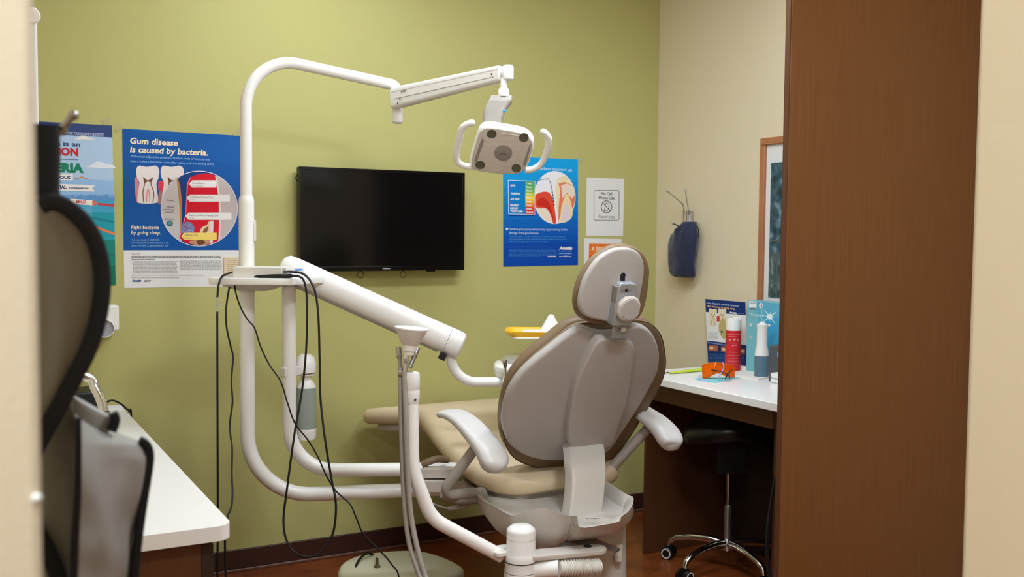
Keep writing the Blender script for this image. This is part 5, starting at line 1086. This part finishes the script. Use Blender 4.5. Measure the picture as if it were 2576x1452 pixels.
mb = MB(); mb.box(-0.028, cx1, 3.985, 4.004, ZC - 0.001, ZC + 0.012); mb.build('back_lip', t, WHITEL)
# faucet: base behind apron, spout over the bowl
tip = pt(262, 1032, (V((0.30, 2.68, 0.93)) - CAM).dot(FWD) + 0.0); 
td = (V((0.29, 2.66, 0.9)) - CAM).dot(FWD)
sp_pts = [pt(262, 1036, td), pt(255, 1010, td), pt(240, 978, td), pt(216, 948, td)]
t = thing('faucet', 'chrome gooseneck faucet beside the hanging apron over the sink', 'faucet', V((0.02, 2.68, ZC)))
topz = sp_pts[-1].z
mb = MB(); mb.tube(spline(sp_pts + [V((0.16, sp_pts[0].y + 0.01, topz + 0.022)), V((0.07, 2.70, topz + 0.0)), V((0.03, 2.70, topz - 0.08)), V((0.02, 2.70, ZC + 0.0))], 6), 0.0115, 16); mb.build('spout', t, CHROME)
mb = MB(); mb.lathe(pt(264, 1037, td) - EZ * 0.012, EZ, [(0.008, 0), (0.0125, 0.004), (0.0125, 0.014)], 16); mb.build('aerator', t, CHROME)
mb = MB(); mb.lathe((0.02, 2.70, ZC), EZ, [(0.026, 0), (0.026, 0.01), (0.016, 0.02), (0.016, 0.06)], 20); mb.build('base', t, CHROME)
# black device and its cable
bb = onY(232, 1008, 3.80)
t = thing('black_device', 'black ribbed device on the far end of the white sink counter', 'device', (bb.x, 3.82, ZC))
bxr = onY(258, 1000, 3.80).x; zt9 = onY(250, 985, 3.80).z
mb = MB(); mb.box(bxr - 0.22, bxr, 3.80, 3.95, ZC, zt9); dv = mb.build('case', t, BLACK, bevel=0.006)
for k in range(7):
    mb = MB(); mb.box(bxr - 0.2, bxr - 0.008, 3.797, 3.80, zt9 - 0.02 - k * 0.009, zt9 - 0.016 - k * 0.009); mb.build('rib', dv, ink(34, 36, 38))
cpx = [(258, 1008, 3.6), (278, 1009, 3.58), (298, 1016, 3.55), (314, 1028, 3.52), (326, 1041, 3.50), (332, 1052, 3.52), (336, 1075, 3.55)]
c0_ = V((bxr - 0.005, 3.86, ZC + 0.03))
mb = MB(); mb.tube(spline([c0_, onY(278, 1008, 3.85), onY(300, 1014, 3.87), onY(316, 1027, 3.88), V((0.545, 3.87, ZC + 0.004)), V((0.552, 3.87, ZC - 0.05)), V((0.556, 3.88, 0.01))], 6), 0.0035, 8); mb.build('device_cable', t, BLACKR)
# white dispenser with round nozzle on the green wall
dc = onY(268, 838, YG - 0.10)
t = thing('soap_dispenser', 'white wall dispenser with round grey nozzle on green wall by the apron', 'dispenser', V((dc.x, YG, dc.z - 0.05)))
e1_, e2_ = onY(297, 768, YG - 0.06), onY(291, 830, YG - 0.06)
mb = MB(); mb.loft([[V((e1_.x - 0.055 + a, y, (e1_.z + e2_.z) / 2 + b)) for a, b in rrect(0.11, e1_.z - e2_.z, 0.006)] for y in (YG - 0.085, YG)]); mb.build('body', t, WHITEP, bevel=0.004)
c = onY(264, 827, YG - 0.11); rN = abs(onY(289, 827, YG - 0.11).x - c.x)
mb = MB(); mb.lathe(c + V((0, 0.09, 0)), (0, -1, 0), [(rN, 0), (rN, 0.088), (rN * 0.96, 0.092), (rN * 0.90, 0.0925), (rN * 0.89, 0.084), (0, 0.084)], 36); nz_o = mb.build('nozzle', t, WHITEP)
mb = MB(); mb.lathe(c + V((0, 0.006, 0)), (0, -1, 0), [(rN * 0.88, 0), (rN * 0.88, 0.001), (0, 0.0012)], 36); mb.build('nozzle_screen', nz_o, ink(160, 158, 164))
# white wall unit, upper left, only its slim edge in view
YU = 3.0
ua, ub = onY(97, 30, YU), onY(97, 314, YU)
t = thing('wall_unit', 'slim white wall unit above the poster at the upper left doorway edge', 'wall unit', V((0.05, YU, ub.z)))
mb = MB(); ux = onY(96, 200, YU).x; mb.box(-0.05, ux, YU, YU + 0.28, onY(97, 345, YU).z, onY(95, 18, YU).z); wu = mb.build('body', t, WHITEP, bevel=0.006)
c = onY(94, 42, YU - 0.004); mb = MB(); mb.lathe(V((ux - 0.012, YU + 0.02, c.z)), (0, -1, 0), [(0.019, 0), (0.020, 0.03), (0.017, 0.034)], 24); mb.build('round_latch', wu, WHITEP)

# ================================================================== APRON HANGING BEHIND THE DOORWAY
YA = 1.25
def ap(x, y, o=0.0): return onY(x, y, YA + o)
t = thing('lead_apron', 'grey lead apron with black edging hanging beside the left doorway wall', 'apron', ap(200, 1500))
def interp(tab, y):
    if y <= tab[0][0]: return tab[0][1]
    for (a, b), (c, d) in zip(tab, tab[1:]):
        if y <= c: return b + (d - b) * (y - a) / (c - a)
    return tab[-1][1]
def sheet(name, Lt, Rt, y0, y1, off, thick, m, parent, amp=0.006, rows=40, colsn=12, fold=30, turn=0.0):
    mb = MB(); F_, B_ = [], []
    for i in range(rows + 1):
        y = y0 + (y1 - y0) * i / rows; xl, xr = interp(Lt, y), interp(Rt, y); f, b = [], []
        for k in range(colsn + 1):
            u = k / colsn; q = ap(xl + (xr - xl) * u, y, off + turn * (u - 0.5)); edge = math.sin(PI * min(1, max(0, u))) ** 0.5
            w = (noise.noise(V(((q.x + q.z * 0.35 * (turn > 0)) * fold, off * 50, q.z * 7))) + 0.5 * noise.noise(V((q.x * fold * 2, 3 + off * 30, q.z * 16)))) * amp
            s_ = q + V((0, -thick * 0.5 * edge - 0.002 + w, 0)); f.append(mb.v(s_)); b.append(mb.v(q + V((0, thick * 0.5 * edge + 0.002 + w, 0))))
        F_.append(f); B_.append(b)
    for i in range(rows):
        for k in range(colsn):
            mb.face([F_[i][k], F_[i][k + 1], F_[i + 1][k + 1], F_[i + 1][k]]); mb.face([B_[i][k + 1], B_[i][k], B_[i + 1][k], B_[i + 1][k + 1]])
        mb.face([F_[i][0], F_[i + 1][0], B_[i + 1][0], B_[i][0]]); mb.face([F_[i + 1][-1], F_[i][-1], B_[i][-1], B_[i + 1][-1]])
    for k in range(colsn):
        mb.face([F_[0][k + 1], F_[0][k], B_[0][k], B_[0][k + 1]]); mb.face([F_[-1][k], F_[-1][k + 1], B_[-1][k + 1], B_[-1][k]])
    return mb.build(name, parent, m, angle=80)
def band(name, pts, w, off, parent, m=TRIMB, thick=0.014):
    """edging tape sewn along an edge: pts are its centre line"""
    P_ = spline([ap(x, y, off) for x, y in pts], 5); n = len(P_); mb = MB(); rings = []; pxm = (ap(101, 700) - ap(100, 700)).length
    for i, q in enumerate(P_):
        d = (P_[min(i + 1, n - 1)] - P_[max(i - 1, 0)]).normalized(); nn = V((0, 1, 0)); s_ = d.cross(nn).normalized()
        wi = (w[0] + (w[1] - w[0]) * i / (n - 1) if isinstance(w, tuple) else w) * pxm / 2
        rings.append([q + s_ * a + nn * b for a, b in rrect(2 * wi, thick, min(thick, wi) * 0.45, 3)])
    mb.loft(rings); return mb.build(name, parent, m)
bib = sheet('bib', [(490, 40), (1452, 40)], [(495, 150), (520, 175), (560, 215), (610, 245), (650, 258), (700, 264), (760, 258), (830, 240), (900, 212), (960, 178), (1030, 138), (1085, 110), (1130, 92)], 495, 1130, 0.0, 0.03, APRON_D, t, 0.004)
band('black_edging', [(100, 520), (128, 508), (165, 520), (200, 548), (228, 585), (247, 630), (256, 680), (256, 740), (245, 810), (222, 880), (190, 945), (155, 1010), (125, 1065), (100, 1110), (85, 1140)], 46, -0.016, bib)
mb = MB(); rings = []
for y, xl, xr in ((314, 60, 150), (400, 60, 152), (480, 58, 150), (520, 50, 160)):
    a, b = ap(xl, y, -0.004), ap(xr, y, -0.004); c = (a + b) / 2; w = (b - a).length; rings.append([c + EX * p_ + V((0, q_, 0)) for p_, q_ in rrect(w, 0.022, 0.009)])
mb.loft(rings); mb.build('shoulder_strap', t, TRIMB)
skirt = sheet('skirt', [(990, 20), (1452, 60)], [(990, 185), (1050, 196), (1300, 200), (1452, 205), (1600, 215)], 1000, 1600, 0.05, 0.03, APRON_D, t, 0.004)
band('black_edging', [(80, 1330), (110, 1370), (140, 1430), (160, 1500)], 50, 0.025, skirt)
sheet('short_flap', [(993, 178), (1085, 190)], [(993, 182), (1000, 195), (1050, 286), (1085, 276)], 993, 1085, 0.03, 0.012, APRON_L, t, 0.002, 14, 10)
band('flap_tab', [(284, 1040), (290, 1056), (281, 1084)], 26, 0.018, t)
fl_ = sheet('front_flap', [(1050, 192), (1600, 186)], [(1050, 198), (1075, 250), (1100, 320), (1115, 360), (1150, 374), (1250, 362), (1350, 345), (1452, 335), (1600, 325)], 1048, 1600, 0.0, 0.022, APRON_L, t, 0.020, 60, 22, 18, 0.09)
band('black_edging', [(352, 1108), (368, 1118), (376, 1140), (374, 1175), (362, 1250), (348, 1350), (338, 1452), (330, 1580)], 24, 0.040, fl_)
band('black_edging', [(196, 1052), (196, 1150), (194, 1250), (188, 1350), (184, 1452), (182, 1580)], (14, 24), -0.078, fl_)
# hook carrying the apron
t = thing('apron_hook', 'dull metal hook prong rising above the black apron strap', 'hook', V((-0.05, YA + 0.03, ap(100, 330).z)))
mb = MB(); mb.tube(spline([V((-0.045, YA + 0.03, ap(100, 360).z)), V((0.02, YA + 0.01, ap(100, 345).z)), ap(140, 335, 0.005), ap(160, 317, 0.002), ap(184, 290, 0.0)], 5), 0.0042, 10); mb.sphere(ap(184, 290, 0), 0.0062, 10); mb.build('prong', t, STEEL)
mb = MB(); mb.box(-0.05, -0.044, YA + 0.01, YA + 0.05, ap(100, 390).z, ap(100, 330).z); mb.build('back_plate', t, STEEL, bevel=0.002)
# door bumper on the left jamb
c = onY(92, 1253, 0.75)
tag(MB().lathe(c, (0, -1, 0), [(0.0032, 0), (0.0033, 0.0015), (0.002, 0.003), (0, 0.0035)], 18).build('door_bumper', material=WHITEP), 'small round white bumper on the left doorway wall edge', 'door bumper')

GROUPS = {'wall_poster': 'posters on the green wall', 'paper_sign': 'paper signs beside the bright blue poster', 'cable': 'black cables hanging from the post shelf'}
for o in SC.objects:
    if '_b' in o: del o['_b']
    g_ = GROUPS.get(o.name.split('.')[0])
    if g_ and o.parent is None: o['group'] = g_
